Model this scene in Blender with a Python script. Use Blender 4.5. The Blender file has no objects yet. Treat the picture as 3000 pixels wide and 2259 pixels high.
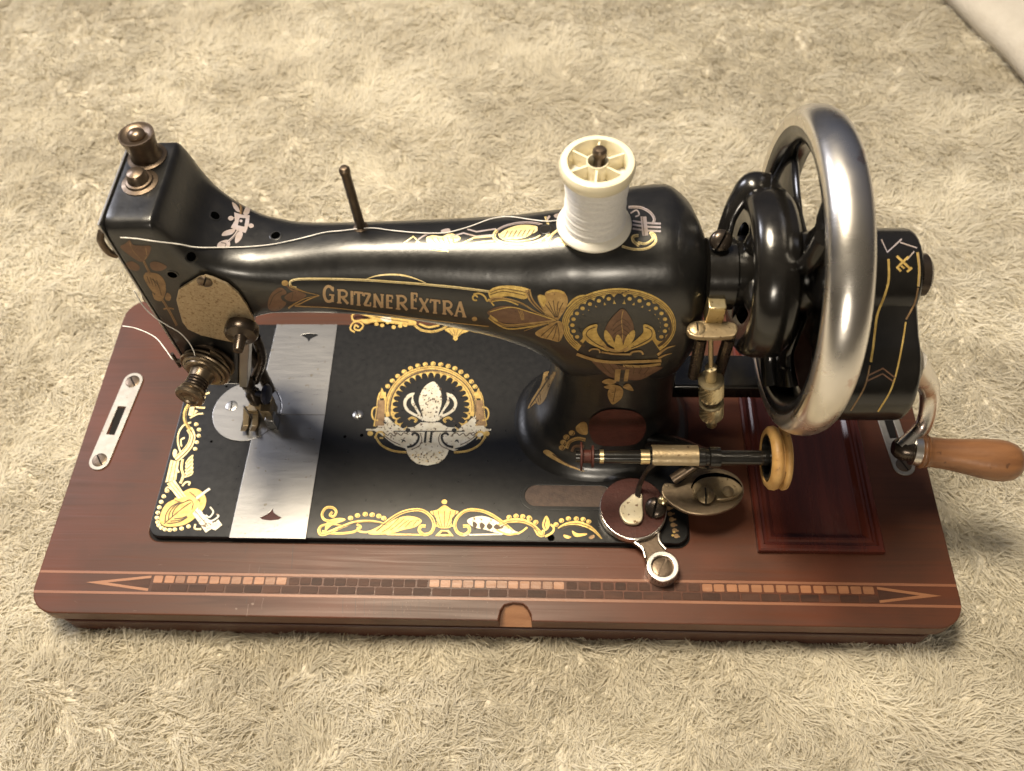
import bpy, bmesh, math, random
import numpy as np
from mathutils import Vector, Matrix, noise
from mathutils.bvhtree import BVHTree
from mathutils.geometry import tessellate_polygon

random.seed(7); rng = np.random.default_rng(11)
S = 0.01                                   # everything below is written in centimetres
scn = bpy.context.scene
col = scn.collection
scn.unit_settings.system = 'METRIC'

# ------------------------------------------------------------------ camera
RIGHT = Vector((0.9988, 0.0304, -0.0395)); UP = Vector((-0.0045, 0.8441, 0.5362)); FWD = Vector((-0.0497, 0.5353, -0.8432))
CAM = Vector((28.72, -14.348, 50.776))
FPX = 1900.0                               # focal length in pixels of a 2212-pixel-wide picture
cam_d = bpy.data.cameras.new('camera'); cam = bpy.data.objects.new('camera', cam_d); col.objects.link(cam)
m = Matrix.Identity(4)
for i in range(3):
    m[i][0] = RIGHT[i]; m[i][1] = UP[i]; m[i][2] = -FWD[i]; m[i][3] = CAM[i]*S
cam.matrix_world = m
cam_d.sensor_width = 36; cam_d.lens = FPX/2212*36
cam_d.clip_start = 0.02; cam_d.clip_end = 20
cam_d.dof.use_dof = True; cam_d.dof.focus_distance = 0.44; cam_d.dof.aperture_fstop = 10
scn.camera = cam

# ------------------------------------------------------------------ room light
world = bpy.data.worlds.new('World'); scn.world = world; world.use_nodes = True
nt = world.node_tree; nt.nodes.clear()
out = nt.nodes.new('ShaderNodeOutputWorld'); bg = nt.nodes.new('ShaderNodeBackground')
tc = nt.nodes.new('ShaderNodeTexCoord'); sep = nt.nodes.new('ShaderNodeSeparateXYZ')
r1 = nt.nodes.new('ShaderNodeValToRGB'); r1.color_ramp.elements[0].position = 0.42; r1.color_ramp.elements[1].position = 1.0
r1.color_ramp.elements[0].color = (0.085, 0.064, 0.045, 1); r1.color_ramp.elements[1].color = (0.34, 0.29, 0.22, 1)   # warm: dim floor, lit ceiling
r2 = nt.nodes.new('ShaderNodeValToRGB'); r2.color_ramp.elements[0].position = 0.42; r2.color_ramp.elements[1].position = 0.95
r2.color_ramp.elements[0].color = (0.085, 0.075, 0.07, 1); r2.color_ramp.elements[1].color = (0.36, 0.40, 0.54, 1)    # cool: the far, daylit side of the room
mz = nt.nodes.new('ShaderNodeMapRange'); mz.inputs[1].default_value = -1; mz.inputs[2].default_value = 1
my = nt.nodes.new('ShaderNodeMapRange'); my.inputs[1].default_value = -0.15; my.inputs[2].default_value = 0.75
mx = nt.nodes.new('ShaderNodeMix'); mx.data_type = 'RGBA'
nt.links.new(tc.outputs['Generated'], sep.inputs[0])
nt.links.new(sep.outputs['Z'], mz.inputs[0]); nt.links.new(sep.outputs['Y'], my.inputs[0])
nt.links.new(mz.outputs[0], r1.inputs[0]); nt.links.new(mz.outputs[0], r2.inputs[0])
nt.links.new(my.outputs[0], mx.inputs[0]); nt.links.new(r1.outputs[0], mx.inputs[6]); nt.links.new(r2.outputs[0], mx.inputs[7])
nt.links.new(mx.outputs[2], bg.inputs[0]); bg.inputs[1].default_value = 0.42
nt.links.new(bg.outputs[0], out.inputs[0])

def lamp(name, kind, loc, target, energy, colr, size):
    d = bpy.data.lights.new(name, kind); d.energy = energy; d.color = colr
    if kind == 'AREA': d.shape = 'DISK'; d.size = size
    else: d.shadow_soft_size = size
    o = bpy.data.objects.new(name, d); col.objects.link(o); o.location = Vector(loc)*S
    o.rotation_euler = (Vector(target)-Vector(loc)).to_track_quat('-Z', 'Y').to_euler()
    return o
lamp('ceiling_lamp', 'AREA', (2, 27, 128), (8, 32, 0), 27, (1.0, 0.86, 0.65), 0.42)
lamp('room_lamp', 'AREA', (14, -230, 135), (20, 20, 10), 22, (1.0, 0.89, 0.73), 0.40)
lamp('window', 'AREA', (-200, 150, 190), (15, 30, 0), 46, (0.92, 0.92, 1.0), 0.9)
scn.view_settings.view_transform = 'Standard'; scn.view_settings.look = 'None'
scn.view_settings.exposure = 0.0; scn.view_settings.gamma = 1.0

# ------------------------------------------------------------------ materials
def mat(name, c1, c2=None, rough=0.4, metal=0.0, scale=(300, 300, 300), bump=0.0, bscale=900, coat=0.0, rvar=0.0,
        chips=None, chip_scale=500, chip_at=0.62, detail=6, objrand=0.0, spec=0.5, isl=False, dist=0.0, crough=0.12, grain=0.0, transl=0.0, chipw=0.04):
    M = bpy.data.materials.new(name); M.use_nodes = True; n = M.node_tree; L = n.links
    b = n.nodes['Principled BSDF']
    b.inputs['Roughness'].default_value = rough; b.inputs['Metallic'].default_value = metal
    b.inputs['Coat Weight'].default_value = coat; b.inputs['Coat Roughness'].default_value = crough
    b.inputs['Specular IOR Level'].default_value = spec
    t = n.nodes.new('ShaderNodeTexCoord'); mp = n.nodes.new('ShaderNodeMapping'); mp.inputs['Scale'].default_value = scale
    L.new(t.outputs['Object'], mp.inputs[0])
    if objrand and not isl:
        oi0 = n.nodes.new('ShaderNodeObjectInfo'); vm = n.nodes.new('ShaderNodeVectorMath'); vm.operation = 'SCALE'
        vm.inputs[0].default_value = (37.0, 53.0, 71.0); L.new(oi0.outputs['Random'], vm.inputs['Scale']); L.new(vm.outputs[0], mp.inputs['Location'])
    nz = n.nodes.new('ShaderNodeTexNoise'); nz.inputs['Scale'].default_value = 1.0; nz.inputs['Detail'].default_value = detail
    nz.inputs['Distortion'].default_value = dist
    L.new(mp.outputs[0], nz.inputs['Vector'])
    mixr = n.nodes.new('ShaderNodeMix'); mixr.data_type = 'RGBA'
    mr = n.nodes.new('ShaderNodeMapRange'); mr.inputs[1].default_value = 0.3; mr.inputs[2].default_value = 0.7
    L.new(nz.outputs['Fac'], mr.inputs[0]); L.new(mr.outputs[0], mixr.inputs[0])
    mixr.inputs[6].default_value = (*c1, 1); mixr.inputs[7].default_value = (*(c2 or c1), 1)
    cur = mixr.outputs[2]
    if objrand or isl:
        hs = n.nodes.new('ShaderNodeHueSaturation')
        if isl:
            oi = n.nodes.new('ShaderNodeNewGeometry'); rnd = oi.outputs['Random Per Island']
        else:
            oi = n.nodes.new('ShaderNodeObjectInfo'); rnd = oi.outputs['Random']
        m2 = n.nodes.new('ShaderNodeMapRange'); m2.inputs[3].default_value = 1-(objrand or .3); m2.inputs[4].default_value = 1+(objrand or .3)
        L.new(rnd, m2.inputs[0]); L.new(m2.outputs[0], hs.inputs['Value']); L.new(cur, hs.inputs['Color']); cur = hs.outputs[0]
    if chips:
        n2 = n.nodes.new('ShaderNodeTexNoise'); n2.inputs['Scale'].default_value = chip_scale; n2.inputs['Detail'].default_value = 5
        L.new(t.outputs['Object'], n2.inputs['Vector'])
        m3 = n.nodes.new('ShaderNodeMapRange'); m3.inputs[1].default_value = chip_at; m3.inputs[2].default_value = chip_at+chipw
        L.new(n2.outputs['Fac'], m3.inputs[0])
        mc = n.nodes.new('ShaderNodeMix'); mc.data_type = 'RGBA'; L.new(m3.outputs[0], mc.inputs[0]); L.new(cur, mc.inputs[6])
        mc.inputs[7].default_value = (*chips, 1); cur = mc.outputs[2]
    L.new(cur, b.inputs['Base Color'])
    if rvar:
        m4 = n.nodes.new('ShaderNodeMapRange'); m4.inputs[1].default_value = .25; m4.inputs[2].default_value = .75
        m4.inputs[3].default_value = max(0.02, rough-rvar); m4.inputs[4].default_value = rough+rvar
        L.new(nz.outputs['Fac'], m4.inputs[0]); L.new(m4.outputs[0], b.inputs['Roughness'])
    if bump:
        n3 = n.nodes.new('ShaderNodeTexNoise'); n3.inputs['Scale'].default_value = bscale; n3.inputs['Detail'].default_value = 4
        L.new(t.outputs['Object'], n3.inputs['Vector'])
        bp = n.nodes.new('ShaderNodeBump'); bp.inputs['Strength'].default_value = bump; bp.inputs['Distance'].default_value = 0.001
        L.new(n3.outputs['Fac'], bp.inputs['Height']); L.new(bp.outputs[0], b.inputs['Normal'])
    if grain:
        bg_ = n.nodes.new('ShaderNodeBump'); bg_.inputs['Strength'].default_value = grain; bg_.inputs['Distance'].default_value = 0.0006
        L.new(nz.outputs['Fac'], bg_.inputs['Height'])
        if bump: L.new(bp.outputs[0], bg_.inputs['Normal'])
        L.new(bg_.outputs[0], b.inputs['Normal'])
    if transl:
        tr_ = n.nodes.new('ShaderNodeBsdfTranslucent'); L.new(cur, tr_.inputs['Color']); ms = n.nodes.new('ShaderNodeMixShader'); ms.inputs[0].default_value = transl
        L.new(b.outputs[0], ms.inputs[1]); L.new(tr_.outputs[0], ms.inputs[2]); L.new(ms.outputs[0], n.nodes['Material Output'].inputs['Surface'])
    return M

JAPAN = mat('black_japanning', (0.006, 0.006, 0.0062), (0.010, 0.0095, 0.009), rough=0.33, scale=(120, 120, 120), rvar=0.06, bump=0.09, bscale=330,
            chips=(0.055, 0.048, 0.036), chip_scale=1500, chip_at=0.725, spec=0.5, coat=0.4, crough=0.2)
BEDBLK = mat('worn_black_bed', (0.006, 0.0062, 0.0068), (0.0085, 0.0085, 0.009), rough=0.29, scale=(300, 300, 300), rvar=0.02, bump=0.02, bscale=1200,
             chips=(0.06, 0.056, 0.044), chip_scale=1000, chip_at=0.725, spec=0.45)
GLOSSBLK = mat('gloss_black_enamel', (0.006, 0.0055, 0.005), (0.010, 0.009, 0.008), rough=0.2, rvar=0.06, scale=(90, 90, 90), bump=0.08, bscale=180, spec=0.6)
INK = mat('dark_engraving', (0.012, 0.010, 0.009), rough=0.8, spec=0.2)
INKBR = mat('brown_engraving', (0.06, 0.032, 0.012), rough=0.5)
GOLD = mat('gold_leaf', (0.66, 0.475, 0.155), (0.44, 0.285, 0.08), rough=0.38, metal=0.5, scale=(420, 420, 420), bump=0.2, bscale=1300,
           chips=(0.07, 0.05, 0.025), chip_scale=1100, chip_at=0.67)
PALEGOLD = mat('pale_gold_leaf', (0.84, 0.71, 0.40), (0.68, 0.52, 0.22), rough=0.38, metal=0.45, scale=(420, 420, 420), bump=0.2, bscale=1300,
               chips=(0.10, 0.08, 0.045), chip_scale=1300, chip_at=0.67)
BRONZE = mat('browned_gold_leaf', (0.32, 0.205, 0.10), (0.19, 0.112, 0.055), rough=0.38, metal=0.4, scale=(300, 300, 300), bump=0.15, bscale=1300,
             chips=(0.06, 0.035, 0.02), chip_scale=1000, chip_at=0.65)
COPPER = mat('copper_brown_leaf', (0.18, 0.098, 0.055), (0.12, 0.062, 0.035), rough=0.42, metal=0.25, scale=(300, 300, 300), chips=(0.04, 0.022, 0.014), chip_scale=900, chip_at=0.65)
SILVERLEAF = mat('worn_silver_leaf', (0.68, 0.65, 0.56), (0.56, 0.50, 0.37), rough=0.42, metal=0.3, scale=(260, 260, 260),
                 chips=(0.13, 0.085, 0.05), chip_scale=620, chip_at=0.60)
LILAC = mat('lilac_leaf', (0.42, 0.38, 0.42), (0.34, 0.27, 0.22), rough=0.42, metal=0.3, scale=(150, 150, 150), chips=(0.05, 0.04, 0.04), chip_scale=900, chip_at=0.68)
STEEL = mat('brushed_steel', (0.37, 0.365, 0.36), (0.345, 0.34, 0.335), rough=0.30, metal=0.9, scale=(60, 600, 300), rvar=0.03, bump=0.03, bscale=500,
            chips=(0.27, 0.245, 0.205), chip_scale=300, chip_at=0.66)
CHROME = mat('worn_nickel', (0.80, 0.77, 0.72), (0.72, 0.68, 0.63), rough=0.29, metal=1.0, scale=(40, 40, 40), rvar=0.08, bump=0.04, bscale=350,
             chips=(0.60, 0.49, 0.44), chip_scale=70, chip_at=0.63)
BRASS = mat('dull_brass', (0.36, 0.285, 0.18), (0.27, 0.205, 0.12), rough=0.40, metal=0.8, scale=(260, 260, 260), rvar=0.1, bump=0.12, bscale=700,
            chips=(0.13, 0.085, 0.045), chip_scale=380, chip_at=0.64)
BRIGHTBRASS = mat('nickelled_brass', (0.72, 0.60, 0.36), (0.58, 0.45, 0.22), rough=0.30, metal=0.95, scale=(300, 300, 300), chips=(0.22, 0.14, 0.07), chip_scale=420, chip_at=0.64)
HOLE = mat('hole_dark', (0.0015, 0.0015, 0.0015), rough=1.0, spec=0.0)
LATCHSTEEL = mat('worn_latch_steel', (0.40, 0.38, 0.34), (0.33, 0.305, 0.265), rough=0.5, metal=0.75, scale=(200, 200, 200), bump=0.1, bscale=600, chips=(0.2, 0.165, 0.125), chip_scale=350, chip_at=0.68)
MIDGOLD = mat('mid_gold_leaf', (0.50, 0.335, 0.135), (0.30, 0.18, 0.065), rough=0.38, metal=0.45, scale=(300, 300, 300), bump=0.15, bscale=1300, chips=(0.07, 0.04, 0.02), chip_scale=1000, chip_at=0.66)
CAMSTEEL = mat('oily_cam_steel', (0.30, 0.235, 0.16), (0.20, 0.15, 0.10), rough=0.36, metal=0.8, scale=(220, 220, 220), rvar=0.1, bump=0.1, chips=(0.11, 0.07, 0.04), chip_scale=380, chip_at=0.66)
BLUED = mat('blued_steel', (0.030, 0.034, 0.06), (0.02, 0.022, 0.038), rough=0.35, metal=0.6, scale=(200, 200, 200))
SLOTMETAL = mat('rusty_slot_plate', (0.085, 0.055, 0.040), (0.055, 0.036, 0.028), rough=0.55, metal=0.3, scale=(300, 300, 300), bump=0.15, bscale=900, chips=(0.12, 0.05, 0.03), chip_scale=500, chip_at=0.68)
ANTIQUE = mat('antique_brass', (0.21, 0.165, 0.115), (0.13, 0.10, 0.07), rough=0.34, metal=0.85, scale=(200, 200, 200), rvar=0.1, bump=0.08)
KNURL = mat('knurled_nickel', (0.62, 0.53, 0.34), (0.52, 0.43, 0.26), rough=0.32, metal=0.85, scale=(300, 300, 300))
WORNCREAM = mat('worn_cream_nickel', (0.74, 0.67, 0.50), (0.66, 0.57, 0.38), rough=0.4, metal=0.4, scale=(200, 200, 200), chips=(0.20, 0.12, 0.06), chip_scale=420, chip_at=0.61)
LETTER = mat('lettering_gold', (0.50, 0.35, 0.20), (0.42, 0.28, 0.15), rough=0.42, metal=0.3, scale=(350, 350, 350), chips=(0.12, 0.07, 0.04), chip_scale=1000, chip_at=0.68)
BROWNMETAL = mat('aged_brown_steel', (0.15, 0.112, 0.08), (0.095, 0.07, 0.05), rough=0.36, metal=0.8, scale=(200, 200, 200), rvar=0.1, bump=0.08)
DARKMETAL = mat('darkened_steel', (0.085, 0.068, 0.055), (0.05, 0.038, 0.03), rough=0.30, metal=0.8, scale=(200, 200, 200), rvar=0.1)
PLATEMETAL = mat('spotted_nickel', (0.47, 0.38, 0.25), (0.36, 0.27, 0.165), rough=0.40, metal=0.7, scale=(900, 900, 900), bump=0.1, bscale=1200,
                 chips=(0.24, 0.165, 0.09), chip_scale=800, chip_at=0.60)
MAROON = mat('maroon_leather', (0.048, 0.012, 0.008), (0.07, 0.018, 0.012), rough=0.55, scale=(200, 600, 200), bump=0.2, bscale=900, chips=(0.13, 0.055, 0.04), chip_scale=700, chip_at=0.72, spec=0.3)
WOOD = mat('mahogany', (0.082, 0.031, 0.0165), (0.056, 0.022, 0.0125), rough=0.41, scale=(7, 210, 60), detail=10, rvar=0.09, dist=1.2, grain=0.2, spec=0.3,
           chips=(0.115, 0.034, 0.016), chip_scale=16, chip_at=0.44, chipw=0.30)
DARKWOOD = mat('red_mahogany', (0.105, 0.022, 0.013), (0.058, 0.0135, 0.009), rough=0.27, scale=(170, 9, 60), detail=8, rvar=0.06, bump=0.06, dist=0.5, spec=0.4)
EDGEWOOD = mat('dark_base_side', (0.075, 0.024, 0.014), (0.042, 0.015, 0.010), rough=0.45, scale=(10, 160, 160), detail=8, bump=0.15)
PALEWOOD = mat('bare_wood', (0.33, 0.16, 0.075), (0.24, 0.105, 0.045), rough=0.55, scale=(40, 240, 240), detail=8, bump=0.2)
INLAYL = mat('light_inlay', (0.30, 0.135, 0.062), (0.235, 0.095, 0.042), rough=0.4, scale=(60, 420, 300), objrand=0.2, bump=0.1, grain=0.3)
INLAYD = mat('dark_inlay', (0.074, 0.032, 0.020), (0.046, 0.021, 0.014), spec=0.2, rough=0.5, scale=(60, 300, 300), objrand=0.22, bump=0.15)
STRING = mat('inlay_stringing', (0.27, 0.115, 0.058), (0.20, 0.08, 0.042), rough=0.4, scale=(30, 300, 300), bump=0.1)
HANDLEWOOD = mat('worn_handle_wood', (0.245, 0.115, 0.05), (0.14, 0.06, 0.026), rough=0.40, scale=(35, 260, 260), detail=8, bump=0.12, bscale=500, rvar=0.08, chips=(0.10, 0.045, 0.022), chip_scale=160, chip_at=0.66)
RUBBER = mat('amber_rubber', (0.52, 0.32, 0.115), (0.36, 0.195, 0.06), rough=0.5, scale=(150, 150, 150), bump=0.15, chips=(0.2, 0.11, 0.04), chip_scale=300, chip_at=0.66)
IVORY = mat('ivory_plastic', (0.80, 0.74, 0.56), (0.76, 0.69, 0.50), rough=0.36, scale=(90, 90, 90), bump=0.03)
WHITEPL = mat('white_plastic', (0.80, 0.77, 0.68), (0.77, 0.73, 0.63), rough=0.38, scale=(90, 90, 90), bump=0.03)
THREAD = mat('white_thread', (0.80, 0.78, 0.745), (0.70, 0.68, 0.645), rough=0.8, scale=(900, 900, 3000), bump=0.3, bscale=2500)
PILE = mat('beige_pile', (0.84, 0.80, 0.69), (0.62, 0.572, 0.465), rough=0.95, scale=(11, 17, 11), objrand=0.10, isl=True, spec=0.05, transl=0.45)
BACKING = mat('beige_backing', (0.66, 0.615, 0.51), (0.56, 0.515, 0.42), rough=0.95, scale=(60, 60, 60), bump=0.5, bscale=500)
CLOTH = mat('pale_cloth', (0.54, 0.50, 0.435), (0.47, 0.43, 0.365), rough=0.95, scale=(60, 60, 60), bump=0.6, bscale=400)

# ------------------------------------------------------------------ helpers
def link(o, parent=None):
    col.objects.link(o)
    if parent is not None: o.parent = parent
    return o
def thing(name, loc, label, cat, group=None):
    o = bpy.data.objects.new(name, None); o.empty_display_size = 0.02
    o.location = Vector(loc)*S; link(o); o['label'] = label; o['category'] = cat
    if group: o['group'] = group
    o['o'] = tuple(loc)
    return o
def root_off(parent):
    p = parent
    while p is not None and p.parent is not None: p = p.parent
    return Vector(p['o'][:]) if p is not None and 'o' in p else Vector((0, 0, 0))

class MB:
    def __init__(s): s.v = []; s.f = []; s.m = []; s.flat = False
    def add(s, vs, fs, mi=0):
        b = len(s.v); s.v += [Vector(v) for v in vs]
        for f in fs: s.f.append(tuple(b+i for i in f)); s.m.append(mi)
        return s
    def lathe(s, prof, o, axis=(0, 0, 1), seg=40, mi=0, closed=False, sx=1, sy=1, fn=None, cap=True):
        """prof: list of (radius, height along axis)"""
        ax = Vector(axis).normalized(); a = ax.orthogonal().normalized()
        if abs(ax.z) > .9: a = Vector((1, 0, 0)); a = (a-ax*a.dot(ax)).normalized()
        b = ax.cross(a); o = Vector(o); vs = []; fs = []
        for i, (r, h) in enumerate(prof):
            for k in range(seg):
                t = 2*math.pi*k/seg; rr = r if fn is None else fn(i, k, r)
                vs.append(o+ax*h+a*(math.cos(t)*rr*sx)+b*(math.sin(t)*rr*sy))
        n = len(prof)
        for i in range(n if closed else n-1):
            j = (i+1) % n
            for k in range(seg):
                q = (k+1) % seg; fs.append((i*seg+k, i*seg+q, j*seg+q, j*seg+k))
        if not closed and cap:
            if prof[0][0] > 1e-6: fs.append(tuple(reversed(range(seg))))
            if prof[-1][0] > 1e-6: fs.append(tuple((n-1)*seg+k for k in range(seg)))
        return s.add(vs, fs, mi)
    def tube(s, pts, r, seg=12, mi=0, smooth=True, flat=1.0, up=None):
        pts = [Vector(p) for p in pts]
        if smooth and len(pts) > 2: pts, r = spline(pts, 8, r)
        n = len(pts); rs = r if isinstance(r, (list, tuple)) else [r]*n
        vs = []; fs = []; prev = Vector(up) if up is not None else None
        for i, p in enumerate(pts):
            t = (pts[min(i+1, n-1)]-pts[max(i-1, 0)]).normalized()
            a = t.orthogonal().normalized() if prev is None else (prev-t*prev.dot(t)).normalized()
            prev = a; b = t.cross(a)
            for k in range(seg):
                w = 2*math.pi*k/seg; vs.append(p+a*(math.cos(w)*rs[i])+b*(math.sin(w)*rs[i]*flat))
        for i in range(n-1):
            for k in range(seg):
                q = (k+1) % seg; fs.append((i*seg+k, i*seg+q, (i+1)*seg+q, (i+1)*seg+k))
        fs.append(tuple(reversed(range(seg)))); fs.append(tuple((n-1)*seg+k for k in range(seg)))
        return s.add(vs, fs, mi)
    def box(s, lo, hi, mi=0):
        x0, y0, z0 = lo; x1, y1, z1 = hi
        return s.add([(x0,y0,z0),(x1,y0,z0),(x1,y1,z0),(x0,y1,z0),(x0,y0,z1),(x1,y0,z1),(x1,y1,z1),(x0,y1,z1)],
                     [(0,3,2,1),(4,5,6,7),(0,1,5,4),(1,2,6,5),(2,3,7,6),(3,0,4,7)], mi)
    def prism(s, outlines, z0, z1, bevel=0.0, mi=0, frame=None, res=2):
        """outlines: list of 2-D point lists (first the rim, others holes); frame: 4x4 that puts local x,y,z into place"""
        cu = bpy.data.curves.new('tmp', 'CURVE'); cu.dimensions = '2D'; cu.fill_mode = 'BOTH'
        h = (z1-z0)/2; cu.extrude = max(0.0, h-bevel); cu.bevel_depth = bevel; cu.bevel_resolution = res; cu.offset = -bevel
        for pl in outlines:
            sp = cu.splines.new('POLY'); sp.points.add(len(pl)-1); sp.use_cyclic_u = True
            for p, q in zip(sp.points, pl): p.co = (q[0], q[1], 0, 1)
        ob = bpy.data.objects.new('tmp', cu); col.objects.link(ob)
        dg = bpy.context.evaluated_depsgraph_get(); me = bpy.data.meshes.new_from_object(ob.evaluated_get(dg))
        F = (frame or Matrix.Identity(4)) @ Matrix.Translation((0, 0, (z0+z1)/2))
        s.add([F @ v.co for v in me.vertices], [tuple(p.vertices) for p in me.polygons], mi)
        bpy.data.objects.remove(ob); bpy.data.curves.remove(cu); bpy.data.meshes.remove(me); s.flat = True
        return s
    def build(s, name, mats, parent=None, smooth=35, weld=True, bevel=0, thick=0):
        off = root_off(parent)
        me = bpy.data.meshes.new(name)
        me.from_pydata([(v-off)*S for v in s.v], [], s.f)
        mats = mats if isinstance(mats, (list, tuple)) else [mats]
        for x in mats: me.materials.append(x)
        me.polygons.foreach_set('material_index', s.m)
        bm = bmesh.new(); bm.from_mesh(me)
        if weld: bmesh.ops.remove_doubles(bm, verts=bm.verts, dist=0.00001)
        bmesh.ops.recalc_face_normals(bm, faces=bm.faces); bm.to_mesh(me); bm.free()
        if s.flat and smooth == 35: smooth = 14
        if smooth:
            me.polygons.foreach_set('use_smooth', [True]*len(me.polygons)); me.set_sharp_from_angle(angle=math.radians(smooth))
        me.update()
        o = bpy.data.objects.new(name, me); link(o, parent)
        if bevel:
            b = o.modifiers.new('edge', 'BEVEL'); b.width = bevel*S; b.segments = 3; b.limit_method = 'ANGLE'; b.angle_limit = math.radians(40)
        if thick:
            b = o.modifiers.new('thick', 'SOLIDIFY'); b.thickness = thick*S; b.offset = -1
        return o

def spline(pts, n, r=None):
    P = [Vector(p) for p in pts]; out = []; ro = []
    rs = r if isinstance(r, (list, tuple)) else None
    for i in range(len(P)-1):
        a, b, c, d = P[max(i-1, 0)], P[i], P[i+1], P[min(i+2, len(P)-1)]
        for k in range(n):
            t = k/n
            out.append(0.5*((2*b)+(c-a)*t+(2*a-5*b+4*c-d)*t*t+(3*b-a-3*c+d)*t**3))
            ro.append(rs[i]*(1-t)+rs[i+1]*t if rs else r)
    out.append(P[-1]); ro.append(rs[-1] if rs else r)
    return out, ro
def cspline(pts, n):
    P = [Vector(p) for p in pts]; N = len(P); out = []
    for i in range(N):
        a, b, c, d = P[i-1], P[i], P[(i+1) % N], P[(i+2) % N]
        for k in range(n):
            t = k/n; out.append(0.5*((2*b)+(c-a)*t+(2*a-5*b+4*c-d)*t*t+(3*b-a-3*c+d)*t**3))
    return out
def rrect(x0, y0, x1, y1, r, n=8):
    o = []
    for cx, cy, a in ((x1-r, y0+r, -90), (x1-r, y1-r, 0), (x0+r, y1-r, 90), (x0+r, y0+r, 180)):
        for k in range(n+1):
            t = math.radians(a+90*k/n); o.append((cx+r*math.cos(t), cy+r*math.sin(t)))
    return o
def circle(cx, cy, r, n=40, ry=None): return [(cx+r*math.cos(2*math.pi*k/n), cy+(ry or r)*math.sin(2*math.pi*k/n)) for k in range(n)]
def superloft(mb, secs, axis, seg=64, mi=0):
    """secs: (pos, c1, c2, h1, h2, exponent); axis 'x' -> c1,c2 are y,z ; axis 'z' -> x,y"""
    vs = []; fs = []
    for (p, c1, c2, h1, h2, n) in secs:
        for k in range(seg):
            t = 2*math.pi*(k+.5)/seg; cs, sn = math.cos(t), math.sin(t)
            u = c1+h1*math.copysign(abs(cs)**(2/n), cs); w = c2+h2*math.copysign(abs(sn)**(2/n), sn)
            vs.append((p, u, w) if axis == 'x' else (u, w, p))
    N = len(secs)
    for i in range(N-1):
        for k in range(seg):
            q = (k+1) % seg; fs.append((i*seg+k, i*seg+q, (i+1)*seg+q, (i+1)*seg+k))
    fs.append(tuple(reversed(range(seg)))); fs.append(tuple((N-1)*seg+k for k in range(seg)))
    return mb.add(vs, fs, mi)
def interp(secs, n):
    """smooth the section list with a Catmull-Rom through every column"""
    A = np.array(secs, float); out = []
    for i in range(len(A)-1):
        h = A[i+1, 0]-A[i, 0]
        def tang(j):
            if j == 0: return (A[1]-A[0])/max(1e-6, A[1, 0]-A[0, 0])
            if j == len(A)-1: return (A[-1]-A[-2])/max(1e-6, A[-1, 0]-A[-2, 0])
            d0 = (A[j]-A[j-1])/max(1e-6, A[j, 0]-A[j-1, 0]); d1 = (A[j+1]-A[j])/max(1e-6, A[j+1, 0]-A[j, 0])
            return np.where(d0*d1 > 0, 2*d0*d1/(d0+d1+1e-12), 0.0)
        m0, m1 = tang(i), tang(i+1)
        for k in range(n):
            t = k/n
            q = (2*t**3-3*t*t+1)*A[i]+(t**3-2*t*t+t)*h*m0+(-2*t**3+3*t*t)*A[i+1]+(t**3-t*t)*h*m1
            q[0] = A[i, 0]+h*t; out.append(tuple(q))
    out.append(tuple(A[-1])); return out
def bvh_of(mb): return BVHTree.FromPolygons([v[:] for v in mb.v], mb.f)

def view_dir(px, py):                       # direction through a point of the 3000-pixel photograph
    x = (px/1.35624-1106)/FPX; y = (833-py/1.35624)/FPX
    return (RIGHT*x+UP*y+FWD)
def on_plane(px, py, ax, val):
    d = view_dir(px, py); t = (val-CAM[ax])/d[ax]; return CAM+d*t
def crop_pts(c, pts): return [(c[0]+x/c[2], c[1]+y/c[2]) for x, y in pts]

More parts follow.
